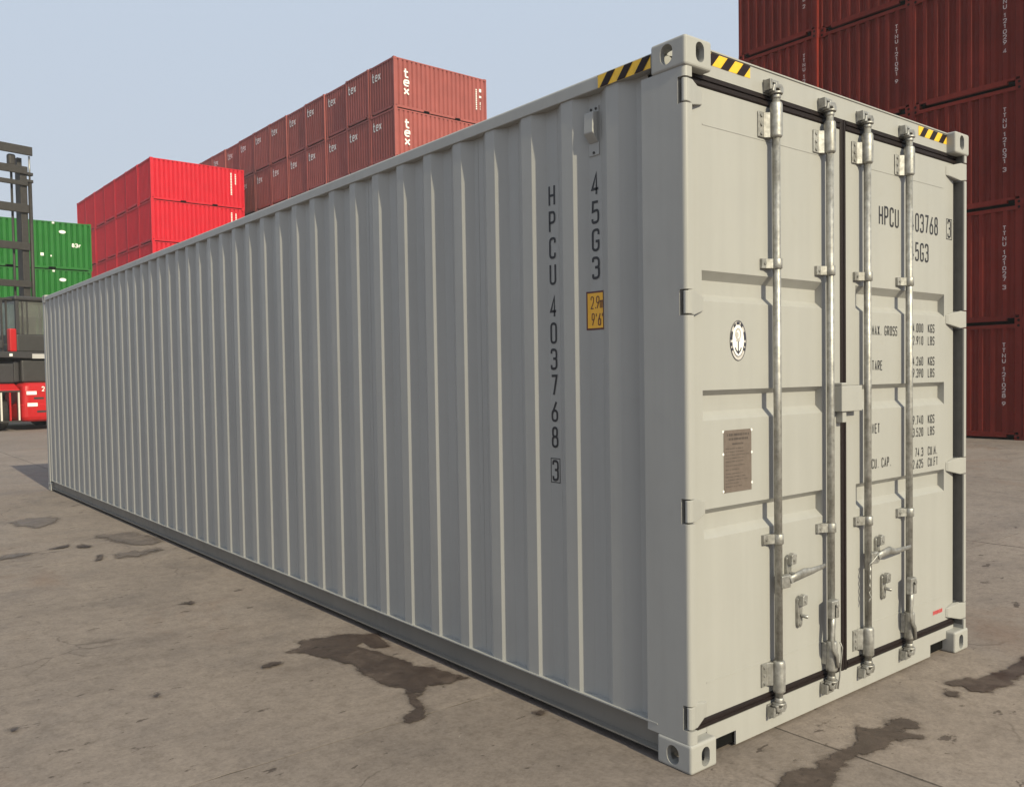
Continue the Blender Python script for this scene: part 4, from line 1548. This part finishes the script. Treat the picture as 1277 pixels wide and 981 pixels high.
# cab
cx0, cx1, cy0, cy1 = -0.84, 0.70, 0.70, 2.30
MB().box(cx0, cx1, cy0, cy1, 2.705, 3.32).build('cab_base', 'cab_grey', truck, 0.05, 2)
MB().box(cx0 - 0.05, cx1 + 0.05, cy0 - 0.05, cy1 + 0.05, 4.48, 4.64).build('cab_roof', 'dark_plastic', truck, 0.05, 2)
for xa in (cx0, cx1 - 0.11):
    for ya in (cy0, cy1 - 0.11):
        MB().box(xa, xa + 0.11, ya, ya + 0.11, 3.321, 4.479).build('cab_pillar', 'dark_plastic', truck, 0.01)
for args in ((cx0 + 0.11, cx1 - 0.11, cy0 + 0.03, cy0 + 0.045), (cx0 + 0.11, cx1 - 0.11, cy1 - 0.045, cy1 - 0.03), (cx0 + 0.03, cx0 + 0.045, cy0 + 0.11, cy1 - 0.11), (cx1 - 0.045, cx1 - 0.03, cy0 + 0.11, cy1 - 0.11)):
    MB().box(*args, 3.322, 4.478).build('cab_window', 'cab_glass', truck)
MB().box(-0.45, 0.10, 1.3, 1.5, 3.325, 4.00).build('seat_back', 'cab_grey', truck, 0.06, 2)
for xa in (cx0 + 0.20, cx0 + 0.36):
    MB().box(xa, xa + 0.04, cy0 + 0.005, cy0 + 0.025, 3.322, 4.478).build('window_bar', 'dark_plastic', truck)
MB().box(cx0 - 0.42, cx0 - 0.37, 0.85, 0.9, 2.71, 4.50).build('hand_rail', 'mast_steel', truck)
MB().box(cx0 - 0.25, cx0 - 0.20, 0.90, 0.95, 2.71, 4.50).build('hand_rail', 'mast_steel', truck)
MB().box(cx0 - 0.43, cx0 - 0.052, 0.84, 0.96, 4.501, 4.56).build('hand_rail', 'mast_steel', truck)
# mast
MY = 4.8
MXR = 1.48
for sx in (-1, 1):
    xa, xb = sorted((sx * (MXR - 0.26), sx * MXR))
    MB().box(xa, xb, MY, MY + 0.30, 0.30, 10.08).build('mast_upright', 'mast_steel', truck, 0.02)
    xa, xb = sorted((sx * (MXR - 0.22), sx * (MXR - 0.04)))
    MB().box(xa, xb, MY + 0.31, MY + 0.56, 0.30, 10.5).build('mast_upright', 'mast_steel', truck, 0.02)
    xc = sx * (MXR + 0.15)
    MB().tube([(xc, MY + 0.12, 0.6), (xc, MY + 0.12, 9.62)], 0.072, 14).build('lift_cylinder', 'mast_steel', truck)
    MB().tube([(xc, MY + 0.12, 9.62), (xc, MY + 0.12, 10.57)], 0.035, 12).build('cylinder_rod', 'galvanised', truck)
    for zb in (9.52, 9.80):
        MB().box(min(sx * MXR, xc) - 0.02, max(sx * MXR, xc) + 0.10, MY + 0.02, MY + 0.22, zb, zb + 0.12).build('cylinder_bracket', 'mast_steel', truck, 0.02)
    xd = sx * (MXR - 0.50)
    MB().tube([(xd, MY + 0.2, 1.0), (xd, MY + 0.2, 10.3)], 0.045, 10).build('hose', 'mast_steel', truck)
    MB().box(xd - 0.14, xd + 0.14, MY + 0.05, MY + 0.3, 10.08, 10.55).build('chain_pulley', 'mast_steel', truck, 0.08, 3)
for z0, z1 in ((10.56, 10.90), (9.80, 10.10), (9.35, 9.53), (8.29, 8.62), (6.83, 7.13), (5.38, 5.64), (2.9, 3.3), (1.2, 1.7)):
    ext = 0.20 if z0 > 10.2 else -0.002
    MB().box(-MXR - ext, MXR + ext, MY - 0.09, MY - 0.002, z0, z1).build('cross_beam', 'mast_steel', truck, 0.015)
MB().box(-1.2, 1.2, MY + 0.58, MY + 0.95, 1.0, 2.6).build('carriage', 'mast_steel', truck, 0.03)
MB().box(-3.0, 3.0, MY + 0.96, MY + 1.25, 1.9, 2.4).build('spreader_beam', 'mast_steel', truck, 0.03)

# ------------------------------------------------------------------ hazy air round the whole yard
m_ = bpy.data.materials.new('haze')
m_.use_nodes = True
MATS['haze'] = m_
nt = m_.node_tree
nt.nodes.remove(nt.nodes['Principled BSDF'])
pv = nt.nodes.new('ShaderNodeVolumePrincipled')
pv.inputs['Color'].default_value = (0.93, 0.95, 0.98, 1)
pv.inputs['Density'].default_value = 0.0008
pv.inputs['Anisotropy'].default_value = 0.0
nt.links.new(pv.outputs[0], nt.nodes['Material Output'].inputs['Volume'])
hz = MB().box(-260, 260, -260, 260, -1.0, 19.0).build('haze', 'haze')
tag(hz, 'thin pale haze filling the air over the yard', 'haze', None, 'stuff')
